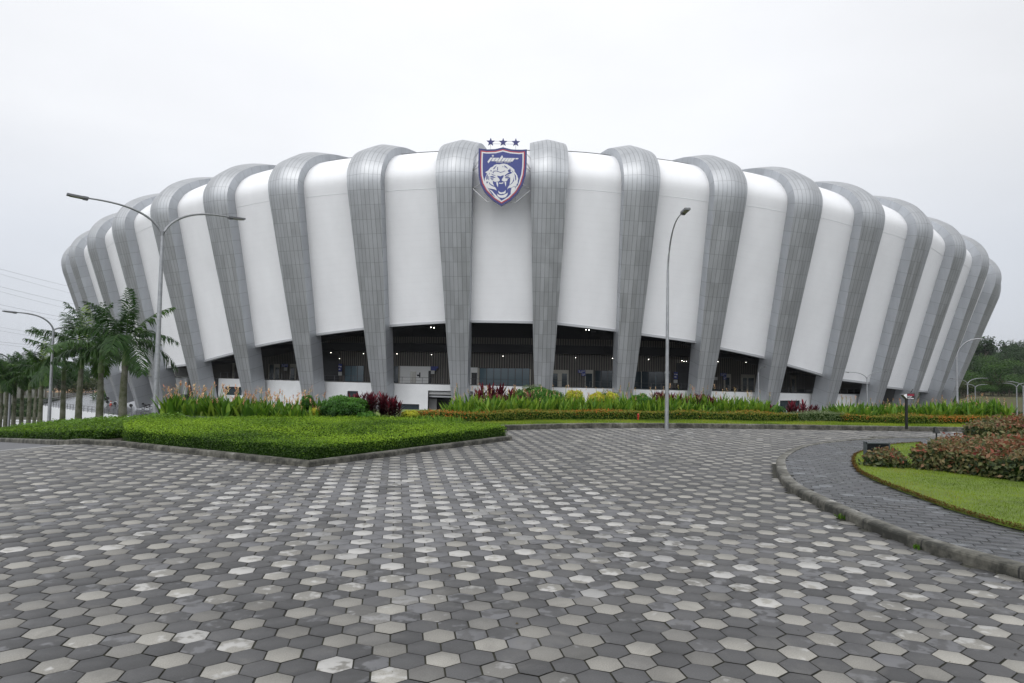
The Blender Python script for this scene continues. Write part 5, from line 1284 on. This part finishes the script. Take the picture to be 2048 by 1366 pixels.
# ================================================================== lamps
galv = mat('galvanised_steel', (.36, .37, .38), .42, .6, noise=(.27, .28, .29), nscale=6)
lampg = mat('lamp_head_grey', (.16, .165, .17), .4, .5); lens = mat('lamp_lens', (.30, .30, .20), .3)
def street_lamp(label, base, fork_z, arms, r0=.10, head=.62, group='street lamps', collar=True):
    """arms: list of (dx, dy, rise) of the arm tip from the fork"""
    b = Vector(base); root = empty('street_lamp', b, label=label, category='street lamp', group=group)
    loc = lambda z: Vector((0, 0, z)); H_ = fork_z-b.z
    m_ = MB(); m_.tube([loc(-.3), loc(.02), loc(H_*.5), loc(H_)], [r0*1.15, r0*1.1, r0*.88, r0*.62], 12)
    m_.build('pole', galv, root, smooth=True)
    if collar: c_ = MB(); c_.tube([loc(1.55), loc(1.62)], [r0*1.2, r0*1.2], 12); c_.box((0, -r0*1.05, .75), (r0*.9, .02, .45)); c_.build('access_door', galv, root)
    for dx, dy, rise in arms:
        P = []
        for k in range(15):
            t = k/14; s_ = math.sin(t*math.pi/2)
            # leaves the pole steeply, then levels out
            hor = t**1.45; ver = 1-(1-t)**2.4
            P.append(Vector((dx*hor, dy*hor, H_-.02+rise*ver)))
        a_ = MB(); a_.tube(P, [r0*.52-.018*t/14 for t in range(15)], 8); arm = a_.build('arm', galv, root, smooth=True)
        d = (P[-1]-P[-2]).normalized(); h_ = MB(); ang = math.atan2(d.y, d.x); R = Matrix.Rotation(ang, 3, 'Z')@Matrix.Rotation(-.06, 3, 'Y')
        c = P[-1]+d*head*.45
        h_.box(c, (head*.95, head*.34, .06), 0, R=R); h_.box(c-d*head*.34+Vector((0, 0, -.02)), (head*.22, head*.2, .11), 0, R=R); h_.box(c+Vector((0, 0, -.036))+d*.03, (head*.6, head*.27, .016), 1, R=R)
        hd = h_.build('lamp_head', [lampg, lens]); hd.parent = arm
    return root
def lamp_px(label, px_base, D_, y_fork, tips, r0=.10, head=.62, zb=None, px_top=None):
    """tips: pixel positions and depth of the arm ends"""
    q = at(px_base, 760, D_); z0 = hz(q.x, D_) if zb is None else zb
    fk = at(px_top or px_base, y_fork, D_); arms = []
    for (tx, ty, td) in tips: t_ = at(tx, ty, td); arms.append((t_.x-q.x, t_.y-q.y, t_.z-fk.z))
    return street_lamp(label, (q.x, D_, z0), fk.z, arms, r0, head)
lamp_px('near lamp post with one arm on the far lawn strip', 1334, 21.0, 540, [(1366, 424, 19.6)], .058, .46, zb=.14)
lamp_px('tall double armed lamp post at the left in front of the ribs', 313, 23.0, 472, [(176, 395, 21.6), (458, 433, 24.6)], .085, .62)
lamp_px('second double armed lamp behind the fourth palm', 102, 40, 660, [(33, 624, 38.5), (175, 655, 42)], .10, .7)
lamp_px('third lamp at the left edge with hooped arms among low palms', 22, 60, 730, [(-20, 705, 58), (60, 708, 62)], .13, .8)
lamp_px('single armed lamp in front of the right end of the stadium', 1914, 70, 715, [(1965, 677, 69)], .14, .9, zb=-4.5)
lamp_px('small single armed lamp in front of the rib left of the dark ti plants', 1517, 62, 745, [(1528, 733, 61)], .075, .35, zb=-5.2)
lamp_px('double armed lamp in front of the white panel right of centre', 1734, 78, 758, [(1697, 744, 77), (1768, 743, 79)], .09, .45, zb=-6.3)
lamp_px('double armed lamp right of the stadium, nearer of the first pair', 1935, 105, 768, [(1905, 757, 103), (1970, 756, 107)], .12, .7, zb=-6.9)
lamp_px('double armed lamp right of the stadium, farther of the first pair', 1950, 130, 775, [(1932, 768, 128), (1970, 769, 132)], .13, .8, zb=-6.9)
lamp_px('double armed lamp beside the far road near the right edge', 2033, 112, 775, [(2010, 766, 110), (2052, 766, 114)], .12, .7, zb=-6.9)
lamp_px('double armed lamp cut by the right edge of the photo', 2046, 100, 776, [(2018, 763, 98), (2070, 763, 102)], .12, .7, zb=-6.9)
# ================================================================== arrow sign with a bird, hydrant, panel, floodlight
blk = mat('black_paint', (.012, .013, .013), .35); sgw = mat('sign_face_white', (.80, .80, .80), .5); sgr = mat('sign_face_red', (.22, .012, .03), .5)
sp_ = at(1813, 852, 20.6); sroot = empty('direction_sign', (sp_.x, 20.6, .15), label='black direction sign with white arrow and red panel reading STOP', category='sign')
def child(o, root): o.parent = root; o.matrix_parent_inverse = Matrix.Translation(-Vector(root.location)); return o
Dg = 20.6; kk = Dg/F
m_ = MB(); top_ = at(1813, 787, Dg); m_.box((sp_.x, Dg, (.15+top_.z)/2), (.06, .06, top_.z-.15)); child(m_.build('post', blk), sroot)
def sq(x, y): p = at(x, y, Dg); return (p.x, p.z)
m_ = MB(); m_.prism([sq(1809.5, 786.6), sq(1826, 786.4), sq(1826, 798.6), sq(1810, 798.2), sq(1802.2, 789.8)], Matrix.Translation((0, Dg-.09, 0)), .14); child(m_.build('sign_box', blk), sroot)
m_ = MB(); m_.prism([sq(1803.2, 789.8), sq(1810, 787.3), sq(1810, 796.8)], Matrix.Translation((0, Dg-.10, 0)), .012); child(m_.build('arrow', sgw), sroot)
m_ = MB(); m_.prism([sq(1811.3, 787.8), sq(1824.5, 787.6), sq(1824.5, 792), sq(1811.3, 791.8)], Matrix.Translation((0, Dg-.10, 0)), .012); child(m_.build('red_panel', sgr), sroot)
c1 = at(1817.8, 794.0, Dg-.1); text('lettering', 'STOP', .075, Matrix.Translation(c1)@Matrix.Rotation(math.pi/2, 4, 'X'), sgw, sroot, .003)
m_ = MB(); 
for f0, f1 in ((1811.6, 1813.6), (1814.6, 1816.2), (1817, 1823.8)): m_.prism([sq(f0, 796.1), sq(f1, 796.1), sq(f1, 797.3), sq(f0, 797.3)], Matrix.Translation((0, Dg-.10, 0)), .01)
child(m_.build('small_print', sgw), sroot)
# bird on the sign
bz = at(1822.5, 786.4, Dg); bm = bmesh.new()
bird_v = [((0, 0, .035), .028), ((.012, 0, .065), .026), ((.02, 0, .092), .017), ((.034, 0, .096), .012)]
bpy_me = bpy.data.meshes.new('bird'); 
V = []; Fs = []; N_ = 10
prof = [(-.075, -.012, .003), (-.05, .0, .008), (-.02, .012, .02), (.0, .03, .028), (.012, .055, .027), (.016, .075, .019), (.024, .088, .018), (.036, .092, .012), (.052, .088, .002)]
for (a, z, r_) in prof:
    for k in range(N_): t = 2*math.pi*k/N_; V.append((a+r_*.3*math.cos(t), r_*math.sin(t), z+.02+r_*math.cos(t)))
for i in range(len(prof)-1):
    for k in range(N_): Fs.append((i*N_+k, i*N_+(k+1) % N_, (i+1)*N_+(k+1) % N_, (i+1)*N_+k))
Fs += [tuple(range(N_)), tuple((len(prof)-1)*N_+k for k in range(N_))]
bird = npmesh('bird', V, Fs, mat('bird_black', (.02, .018, .016), .5), smooth=True, kw=dict(label='small dark bird perched on top of the arrow sign', category='bird')); bird.location = (bz.x, Dg-.02, bz.z+.005); bird.scale = (.95, .95, .95)
# red hydrant in the flowers
hyd = mat('hydrant_red', (.45, .03, .02), .4); hp = at(1273.5, 836, 22.4); hr = empty('hydrant', (hp.x, 22.15, .20), label='small red hydrant standing in the orange flecked hedge', category='hydrant')
m_ = MB(); m_.tube([(0, 0, -.02), (0, 0, .30), (0, 0, .33), (0, 0, .36), (0, 0, .42), (0, 0, .45)], [.055, .05, .075, .075, .05, .015], 12); m_.build('body', hyd, hr, smooth=True)
m_ = MB(); m_.tube([(-.10, 0, .24), (.10, 0, .24)], .032, 8); m_.tube([(0, -.09, .22), (0, 0, .22)], .035, 8); m_.build('outlet', hyd, hr); hr.scale = (.42, .42, .42)
# black panel and spotlight in the copperleaf
bp_ = at(1730, 884, 13.6); a = at(1730.5, 886, 12.85); c = at(1782, 889, 12.85)
pn = empty('black_panel', ((a.x+c.x)/2, 12.9, .13), label='low black framed panel behind the small copperleaf clump', category='panel'); pn.scale = (.86, .7, .8)
m_ = MB(); wd_ = c.x-a.x; m_.box((0, 0, .19), (wd_, .10, .36)); m_.build('board', mat('panel_black', (.012, .014, .016), .25), pn)
m_ = MB(); m_.box((0, -.0, .385), (wd_+.04, .14, .03)); m_.box((-wd_/2-.01, 0, .21), (.03, .14, .42)); m_.box((wd_/2+.01, 0, .19), (.03, .14, .36)); m_.build('frame', mat('panel_frame', (.10, .115, .12), .4, .5), pn)
fp_ = at(1873, 884, 13.9); fl_ = empty('garden_floodlight', (fp_.x, 13.9, .13), label='small black garden floodlight poking above the large copperleaf mass', category='floodlight')
m_ = MB(); m_.tube([(0, 0, 0), (0, 0, .45)], .015, 6); m_.build('stake', blk, fl_)
m_ = MB(); m_.add([(-.05, -.05, .44), (.06, -.05, .44), (.06, .05, .44), (-.05, .05, .44), (-.04, -.02, .56), (-.02, -.02, .57), (-.02, .02, .57), (-.04, .02, .56)], [(0, 1, 2, 3), (4, 5, 6, 7), (0, 1, 5, 4), (1, 2, 6, 5), (2, 3, 7, 6), (3, 0, 4, 7)]); m_.build('head', blk, fl_)
# dark squares at the foot of the podium, right
for (x0, y0, x1, y1, nm) in [(1661, 829, 1665.5, 836.5, 'vent'), (1667.5, 829, 1673.5, 833.5, 'vent'), (1689, 830, 1702, 842, 'window')]:
    wall_box(nm, x0, y0, x1, y1, PW, darkin, .06, .06)
# ================================================================== things on the deck at the left
tyre = mat('tyre_black', (.015, .015, .016), .7); cone_m = mat('cone_red', (.55, .06, .03), .5)
def dk(px, py): return G(px, py, ZB)
def motorbike(p, rz, label):
    root = empty('motorbike', p, label=label, category='motorbike'); root.rotation_euler = (0, 0, rz)
    for x in (-.66, .66):
        m_ = MB(); P = [Vector((x+.30*math.cos(t*math.pi/8), 0, .30+.30*math.sin(t*math.pi/8))) for t in range(17)]; m_.tube(P, .055, 8, cap=False)
        wh = m_.build('wheel', tyre, root, smooth=True); h_ = MB(); h_.tube([(x, -.05, .3), (x, .05, .3)], .07, 8)
        for k in range(6): a = k*math.pi/3; h_.tube([(x, 0, .3), (x+.27*math.cos(a), 0, .3+.27*math.sin(a))], .012, 4)
        q = h_.build('hub', galv); q.parent = wh
    m_ = MB(); m_.tube([(-.66, 0, .3), (-.2, 0, .42), (.25, 0, .42), (.45, 0, .8)], [.04, .07, .07, .05], 8); m_.tube([(.66, .05, .3), (.45, .05, .95)], .03, 6); m_.tube([(.66, -.05, .3), (.45, -.05, .95)], .03, 6); m_.box((0, 0, .38), (.36, .22, .28)); m_.build('frame', tyre, root)
    m_ = MB(); m_.tube([(.42, 0, .82), (.2, 0, .86), (-.02, 0, .76)], [.07, .15, .09], 10); m_.box((.5, 0, .72), (.16, .3, .34)); m_.build('fairing', mat('bike_dark', (.03, .03, .035), .25), root, smooth=True)
    m_ = MB(); m_.tube([(.02, 0, .78), (-.3, 0, .76), (-.6, 0, .86)], [.11, .13, .05], 8); m_.build('saddle', tyre, root, smooth=True)
    m_ = MB(); m_.tube([(.38, -.34, 1.0), (.44, 0, .97), (.38, .34, 1.0)], .018, 6); m_.build('handlebar', galv, root)
    m_ = MB(); m_.box((-.72, 0, 1.05), (.36, .42, .32)); m_.build('top_box', tyre, root)
    return root
p = dk(294, 818.5); motorbike((p.x, p.y, ZB), .25, 'dark motorbike with rear box parked by the foot of a rib on the deck')
def cone(p, label):
    root = empty('traffic_cone', p, label=label, category='traffic cone')
    m_ = MB(); m_.box((0, 0, .03), (.6, .6, .06)); m_.build('base', tyre, root); m_ = MB(); m_.tube([(0, 0, .05), (0, 0, .5), (0, 0, 1.0)], [.26, .16, .06], 12); m_.build('cone_body', cone_m, root, smooth=True)
    m_ = MB(); m_.tube([(0, 0, .5), (0, 0, .68)], [.168, .13], 12); m_.build('band', sgw, root)
p = dk(221.5, 811); cone((p.x, p.y, ZB), 'red traffic cone at the far ribs beside the black twin spotlights')
p = dk(323.5, 826.5); cone((p.x, p.y, ZB), 'red traffic cone just right of the tall lamp post')
def spots(px, py, n, label):
    p = dk(px, py); root = empty('spotlight', (p.x, p.y, ZB), label=label, category='spotlight', group='black spotlights on the deck')
    m_ = MB(); m_.tube([(0, 0, 0), (0, 0, .9*n)], .05, 6); m_.build('stand', blk, root)
    for k in range(n): m_ = MB(); m_.tube([(0, -.18, .72+.75*k), (0, .15, .78+.75*k)], [.33, .2], 12); m_.build('lamp_head', blk, root)
spots(215.5, 811, 2, 'black twin spotlight on a stand left of the first cone'); spots(230.5, 814, 1, 'black single spotlight behind the cone between two ribs'); spots(262.5, 818.5, 1, 'black single spotlight left of the motorbike')
p = dk(316, 826.5); bx = empty('equipment_box', (p.x, p.y, ZB), label='black equipment box standing beside the tall lamp post', category='box')
m_ = MB(); m_.box((0, 0, .4), (.55, .5, .72)); m_.build('case', blk, bx); m_ = MB(); m_.tube([(-.15, 0, .78), (-.15, 0, .84), (.15, 0, .84), (.15, 0, .78)], .02, 5); m_.build('handle', blk, bx)
# ================================================================== background: hill, trees, far valley
wood_m = mat('bark', (.10, .085, .065), .9)
def leafset(r): return None
tree_ms = [leafmat('tree_leaves_dark', [(.006, .018, .006), (.016, .042, .010), (.04, .08, .02)], .5, .15), leafmat('tree_leaves_mid', [(.010, .032, .006), (.028, .075, .010), (.07, .14, .02)], .5, .15), leafmat('tree_leaves_olive', [(.016, .026, .006), (.04, .058, .013), (.09, .11, .03)], .5, .15)]
def make_tree(seed, h, wd_, m_, airy=0., n=1500, ls=.55):
    r = np.random.default_rng(seed); root = empty('tree', (0, 0, 0), category='tree'); mb_ = MB(); th_ = h*.45
    mb_.tube([(0, 0, -1), (0, 0, th_*.5), (r.normal(0, .2), 0, th_)], [h*.025, h*.02, h*.014], 6); lobes = []
    nl = 7 if not airy else 9
    for k in range(nl):
        a = r.uniform(0, 6.28); rr = wd_*.5*r.uniform(.25, .75); z = h*r.uniform(.45, .86); c = np.array([math.cos(a)*rr, math.sin(a)*rr, z]); s = wd_*r.uniform(.20, .34)*(1-.35*airy); lobes.append((c, s)); mb_.tube([(0, 0, th_*.8), tuple(c*[.6, .6, .9]), tuple(c)], [h*.012, h*.008, h*.003], 5)
    lobes.append((np.array([0, 0, h*.82]), wd_*.26)); P = []; D_ = []
    for c, s in lobes:
        k = int(n/len(lobes)); d = r.normal(0, 1, (k, 3)); d /= np.linalg.norm(d, axis=1, keepdims=True); rad = s*r.uniform(.55, 1.08, (k, 1)); P.append(c+d*rad*[1, 1, .72]); D_.append(d+[0, 0, .5])
    P = np.vstack(P); D_ = np.vstack(D_); V, Fq = leaves(P, D_, ls*r.uniform(.6, 1.4, len(P)), .7, jit=.6)
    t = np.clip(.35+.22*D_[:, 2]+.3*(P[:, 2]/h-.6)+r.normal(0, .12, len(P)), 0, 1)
    npmesh('crown', V, Fq, m_, root, tint=t); mb_.build('trunk', wood_m, root)
    return root
TP = [make_tree(500, 14, 13, tree_ms[0]), make_tree(501, 12, 12, tree_ms[1]), make_tree(502, 11, 11, tree_ms[2]), make_tree(503, 16, 12, tree_ms[0], 1, 1300, .7), make_tree(504, 9, 10, tree_ms[1])]
TCH = {p.name: tree_of(p) for p in TP}; tused = set()
def put_tree(k, x, y, s, label, group='trees on the wooded hill', z=None):
    p = TP[k]; loc = (x, y, (hz(x, y) if z is None else z)-.2)
    if p.name in tused: o = copy_tree(p, TCH[p.name], loc, random.uniform(0, 6.28), s)
    else: tused.add(p.name); o = p; o.location = loc; o.rotation_euler = (0, 0, random.uniform(0, 6.28)); o.scale = (s, s, s)
    o['label'] = label; o['group'] = group; return o
kinds_l = ['dense dark green tree in the wood covering the hill', 'mid green bushy tree in the wood covering the hill', 'olive green tree in the wood covering the hill', 'tall open crowned tree in the wood covering the hill', 'low bushy green tree in the wood covering the hill']
for k in range(40):
    fx = .61+.2*k/40; put_tree(random.choice([4, 1, 2, 4]), fx*222, 221+random.uniform(-3, 4), random.uniform(.30, .48), 'low bush at the foot of the wood above the grassy bank', 'bushes along the bank')
for row, (yy, n_, sc_) in enumerate([(226, 12, .62), (243, 12, .75), (262, 13, .85), (285, 13, .95), (312, 14, .95), (345, 14, .9), (385, 14, .85), (430, 14, .85)]):
    for k in range(n_):
        fx = .60+.21*(k+random.uniform(.1, .9))/n_; x = fx*yy; y_ = yy+random.uniform(-8, 8); kk_ = random.choice([0, 1, 1, 2, 0, 4] if row < 5 else [0, 0, 1, 3, 2])
        put_tree(kk_, x, y_, sc_*random.uniform(.8, 1.2), kinds_l[kk_], z=hz(x, y_)-(3.6*sc_ if row < 3 else 0))
p = at(1997, 790, 222); put_tree(1, p.x, 222, .95, 'lone leafy green tree at the top of the grassy bank', None or 'trees on the grassy bank')
p = at(1966, 700, 330); put_tree(3, p.x, 330, 1.3, 'tall open crowned tree on the skyline beside the stadium edge', 'skyline trees', z=3.5); p = at(1958, 700, 332); put_tree(3, p.x, 332, 1.25, 'second tall open tree on the skyline touching the stadium edge', 'skyline trees', z=3)
p = at(2018, 700, 420); put_tree(3, p.x, 420, 1.2, 'pale tall tree on the skyline left of the radio mast', 'skyline trees'); p = at(2046, 700, 380); put_tree(0, p.x, 380, 1.25, 'dark skyline tree at the right edge of the photo', 'skyline trees')
# radio mast
mp0 = at(2025, 715, 430); rm_ = empty('radio_mast', (mp0.x, 430, hz(mp0.x, 430)), label='slim radio mast with antenna ring rising above the wooded hill', category='mast')
zt = at(2025, 680, 430).z-rm_.location.z; m_ = MB(); m_.tube([(0, 0, 0), (0, 0, zt)], [.35, .25], 6); m_.build('pole', galv, rm_)
for z_ in (zt-.6, zt-3.4):
    m_ = MB()
    for k in range(3): a = k*2.09+.4; m_.box((math.cos(a)*1.1, math.sin(a)*1.1, z_), (.35, .35, 2.2)); m_.tube([(0, 0, z_), (math.cos(a)*1.1, math.sin(a)*1.1, z_)], .08, 4)
    m_.build('antenna', mat('antenna_white', (.6, .6, .6), .5), rm_)
# road and low hedges at the right
roadm = mat('far_road', (.19, .19, .195), .5)
def gsheet2(name, P, dz, mt, **kw):
    Q = np.array(P); n = len(Q)//2; V = []; Fs = []
    for k in range(n):
        a, b = Q[k], Q[2*n-1-k]
        for j in range(5): c = a+(b-a)*j/4; V.append((c[0], c[1], float(height(c[0], c[1]))+dz))
    for k in range(n-1):
        for j in range(4): Fs.append((k*5+j, (k+1)*5+j, (k+1)*5+j+1, k*5+j+1))
    return npmesh(name, V, Fs, mt, kw=kw)
gsheet2('far_road', [(60, 70), (90, 100), (105, 128), (135, 152), (200, 168), (200, 180), (128, 163), (97, 137), (80, 106), (50, 76)], .03, roadm, kind='structure')
lawn_c = mat('far_verge', (.085, .12, .025), .9, noise=(.07, .085, .03), nscale=.4)
gsheet2('far_verge', [(105, 163), (130, 175), (170, 182), (210, 186), (210, 196), (170, 191), (128, 186), (100, 172)], .035, lawn_c, kind='structure')
bank_m = mat('bank_grass', (.050, .068, .014), .9, noise=(.080, .058, .022), nscale=.25)
ground_sheet('grass_bank', (112, 186), (200, 186), (250, 246), (140, 246), 40, 18, .05, bank_m, kind='structure')
dk_m = leafmat('clipped_dark', [(.012, .03, .008), (.03, .06, .014), (.055, .10, .02)], .5, .15)
def far_hedge(px0, px1, D_, w_, h_, label, dz=0., m_=None):
    a = at(px0, 800, D_); c = at(px1, 800, D_); P = [(a.x, D_), (c.x, D_), (c.x+1, D_+w_), (a.x+1, D_+w_)]; P = [(p.x, p.y) for p in resample([Vector((x, y, 0)) for x, y in P], 3, closed=True)]
    return clipped('far_hedge', P, lambda x, y: height(x, y)+h_+dz, lambda x, y: height(x, y)+dz, m_ or dk_m, 14, 22, .45, label, 'hedge', lambda x, y, t: .2+.5*t, rough_top=.12)
far_hedge(2024, 2060, 130, 6, 2.6, 'clipped dark hedge beside the far road at the right edge')
far_hedge(1925, 1978, 122, 5, 2.2, 'clipped dark hedge beyond the right flower bed')
# left valley
for k, (px, D_, tk, s, lb) in enumerate([(205, 165, 1, .62, 'leafy bush beside the far left rib above the deck'), (188, 240, 2, .8, 'olive bush beyond the deck between two palms'), (172, 250, 0, .9, 'dark bush beyond the deck rail'), (160, 235, 2, .7, 'olive bush behind the deck rail near the second palm'),
        (135, 260, 2, .8, 'pale olive bush in the valley'), (118, 240, 0, .8, 'dark bush in the valley behind the second lamp'), (108, 230, 0, .8, 'dark bush left of the valley lamp post'), (148, 300, 1, .9, 'mid green tree in the valley middle'), (196, 290, 0, 1., 'dark tree behind the olive bushes'), (128, 320, 1, 1., 'green tree far in the valley'), (92, 260, 0, .8, 'dark tree seen under the palm crowns'), (75, 280, 1, .9, 'green tree seen under the palm crowns'), (50, 290, 0, 1, 'tree between the low palms'), (20, 280, 1, 1, 'tree behind the left edge palms')]):
    q = at(px, 780, D_); put_tree(tk, q.x, D_, s, lb, 'bushes and trees of the left valley')
# bare earth, orange machine yard and low sheds far left
earth = mat('bare_earth', (.42, .24, .13), .9, noise=(.30, .2, .12), nscale=.1)
for (px, py, rx, ry, h_) in [(132, 770, 9, 6, 2.2), (165, 757, 14, 6, 2.0)]:
    c = at(px, py, 330); m_ = MB(); V = [(c.x, 330, -11.5+h_)]; n = 16
    V += [(c.x+rx*.5*math.cos(2*math.pi*k/n), 330+ry*.5*math.sin(2*math.pi*k/n), -11.5+h_*.75) for k in range(n)]+[(c.x+rx*math.cos(2*math.pi*k/n), 330+ry*math.sin(2*math.pi*k/n), -11.8) for k in range(n)]
    m_.add(V, [(0, 1+k, 1+(k+1) % n) for k in range(n)]+[(1+k, 1+n+k, 1+n+(k+1) % n, 1+(k+1) % n) for k in range(n)]); props(m_.build('earth_mound', earth), kind='structure')
def shed(px, D_, L_, W_, H_, mc, rc, label):
    q = at(px, 760, D_); root = empty('shed', (q.x, D_, hz(q.x, D_)-.1), label=label, category='shed', group='sheds far in the left valley')
    m_ = MB(); m_.box((0, 0, H_/2), (L_, W_, H_)); m_.build('wall', mc, root)
    m_ = MB(); m_.add([(-L_/2-.4, -W_/2-.4, H_), (L_/2+.4, -W_/2-.4, H_), (L_/2+.4, 0, H_+W_*.18), (-L_/2-.4, 0, H_+W_*.18), (-L_/2-.4, W_/2+.4, H_), (L_/2+.4, W_/2+.4, H_)], [(0, 1, 2, 3), (3, 2, 5, 4), (0, 3, 4), (1, 5, 2)]); m_.build('roof', rc, root)
    m_ = MB()
    for k in range(5): m_.box((-L_*.4+L_*.2*k, -W_/2-.05, H_*.55), (L_*.1, .1, H_*.3))
    m_.build('window', darkin, root)
s1_, s2_ = mat('shed_wall', (.45, .46, .48), .7), mat('shed_roof', (.30, .33, .38), .5)
shed(190, 620, 40, 16, 8, s1_, s2_, 'grey blue shed beyond the deck at the foot of the ridge'); shed(165, 700, 50, 18, 9, mat('shed_pale', (.55, .54, .5), .7), s2_, 'pale long shed left of the grey blue one'); shed(100, 560, 26, 12, 6, mat('shed_orange', (.5, .22, .14), .7), mat('shed_pale'), 'reddish shed seen beside the second lamp post')
gsheet2('valley_road', [(-60, 88), (-90, 110), (-125, 128), (-180, 140), (-180, 150), (-125, 137), (-95, 120), (-62, 98)], .05, roadm, kind='structure')
for (px0, px1, D_, h_, lb) in [(-5, 80, 172, 1.3, 'long clipped hedge beyond the valley road, nearest row'), (-5, 85, 195, 1.5, 'long clipped hedge beyond the valley road, middle row'), (30, 92, 225, 1.8, 'long clipped hedge beyond the valley road, farthest row')]:
    far_hedge(px0, px1, D_, 5, h_, lb)
P_ = [at(px, 841, 112) for px in (-120, 86)]
m_ = MB(); c = (P_[0]+P_[1])/2; m_.box((c.x, 112, c.z-3.2), (P_[1].x-P_[0].x, .4, 6.4)); m_.box((c.x, 112, c.z+.08), (P_[1].x-P_[0].x+.2, .7, .16)); props(m_.build('retaining_wall', deckw), 'low white wall seen between the thin palm trunks at the left edge', 'wall')
# distant ridge all round the horizon
rg = MB()
def ridge(name, x0, x1, D_, hf, mt, n=160, depth=500):
    V = []; Fs = []
    for k in range(n+1):
        x = x0+(x1-x0)*k/n; h_ = hf(x); V += [(x, D_-30, -14), (x, D_, h_-4), (x, D_+40, h_), (x, D_+depth, -14)]
    for k in range(n):
        for j in range(3): Fs.append((4*k+j, 4*k+4+j, 4*k+5+j, 4*k+1+j))
    return npmesh(name, V, Fs, mt, smooth=True, kw=dict(kind='structure'))
ridm = mat('ridge_forest', (.035, .055, .03), .95, noise=(.02, .035, .02), nscale=.03)
ridge('hills', -2600, -400, 1500, lambda x: 6+3*math.sin(x*.004)+1.6*math.sin(x*.023)+.8*math.sin(x*.09), ridm)
ridge('hills', 900, 2600, 1700, lambda x: 16+6*math.sin(x*.003)+2*math.sin(x*.023), ridm)
# power lines crossing the sky at the left
wire = mat('wire_grey', (.12, .125, .13), .5)
for k, (ya, yb, lb) in enumerate([(533, 570, 'upper of the top pair'), (543, 583, 'lower of the top pair'), (568, 603, 'upper of the second pair'), (578, 615, 'lower of the second pair'), (604, 633, 'upper of the third pair'), (612, 640, 'lower of the third pair'), (649, 672, 'first of the low wires'), (656, 678, 'second of the low wires'), (678, 690, 'third of the low wires'), (683, 696, 'lowest wire')]):
    A = at(-150, ya-(yb-ya), 150); B = at(330, yb+(yb-ya)*1.1, 270); P = []
    for t in range(21): u = t/20; p = A.lerp(B, u); p.z -= 2.0*4*u*(1-u)*.6; P.append(p)
    m_ = MB(); m_.tube(P, random.choice([.018, .022, .027]), 4)
    props(m_.build('power_line', wire), 'thin grey overhead wire in the sky left of the stadium, '+lb, 'power line', 'overhead wires at the left')

# ================================================================== damp air
hb = bpy.data.materials.new('damp_air'); hb.use_nodes = True; hn = hb.node_tree; hn.nodes.clear()
ho = N(hn, 'ShaderNodeOutputMaterial'); hv = N(hn, 'ShaderNodeVolumePrincipled'); hv.inputs['Color'].default_value = (.92, .94, .97, 1); hv.inputs['Density'].default_value = .00010; hv.inputs['Anisotropy'].default_value = .0
L(hn, hv.outputs[0], ho.inputs['Volume'])
m_ = MB(); m_.box((0, 900, 32), (5200, 2600, 90)); props(m_.build('haze', hb), kind='stuff')
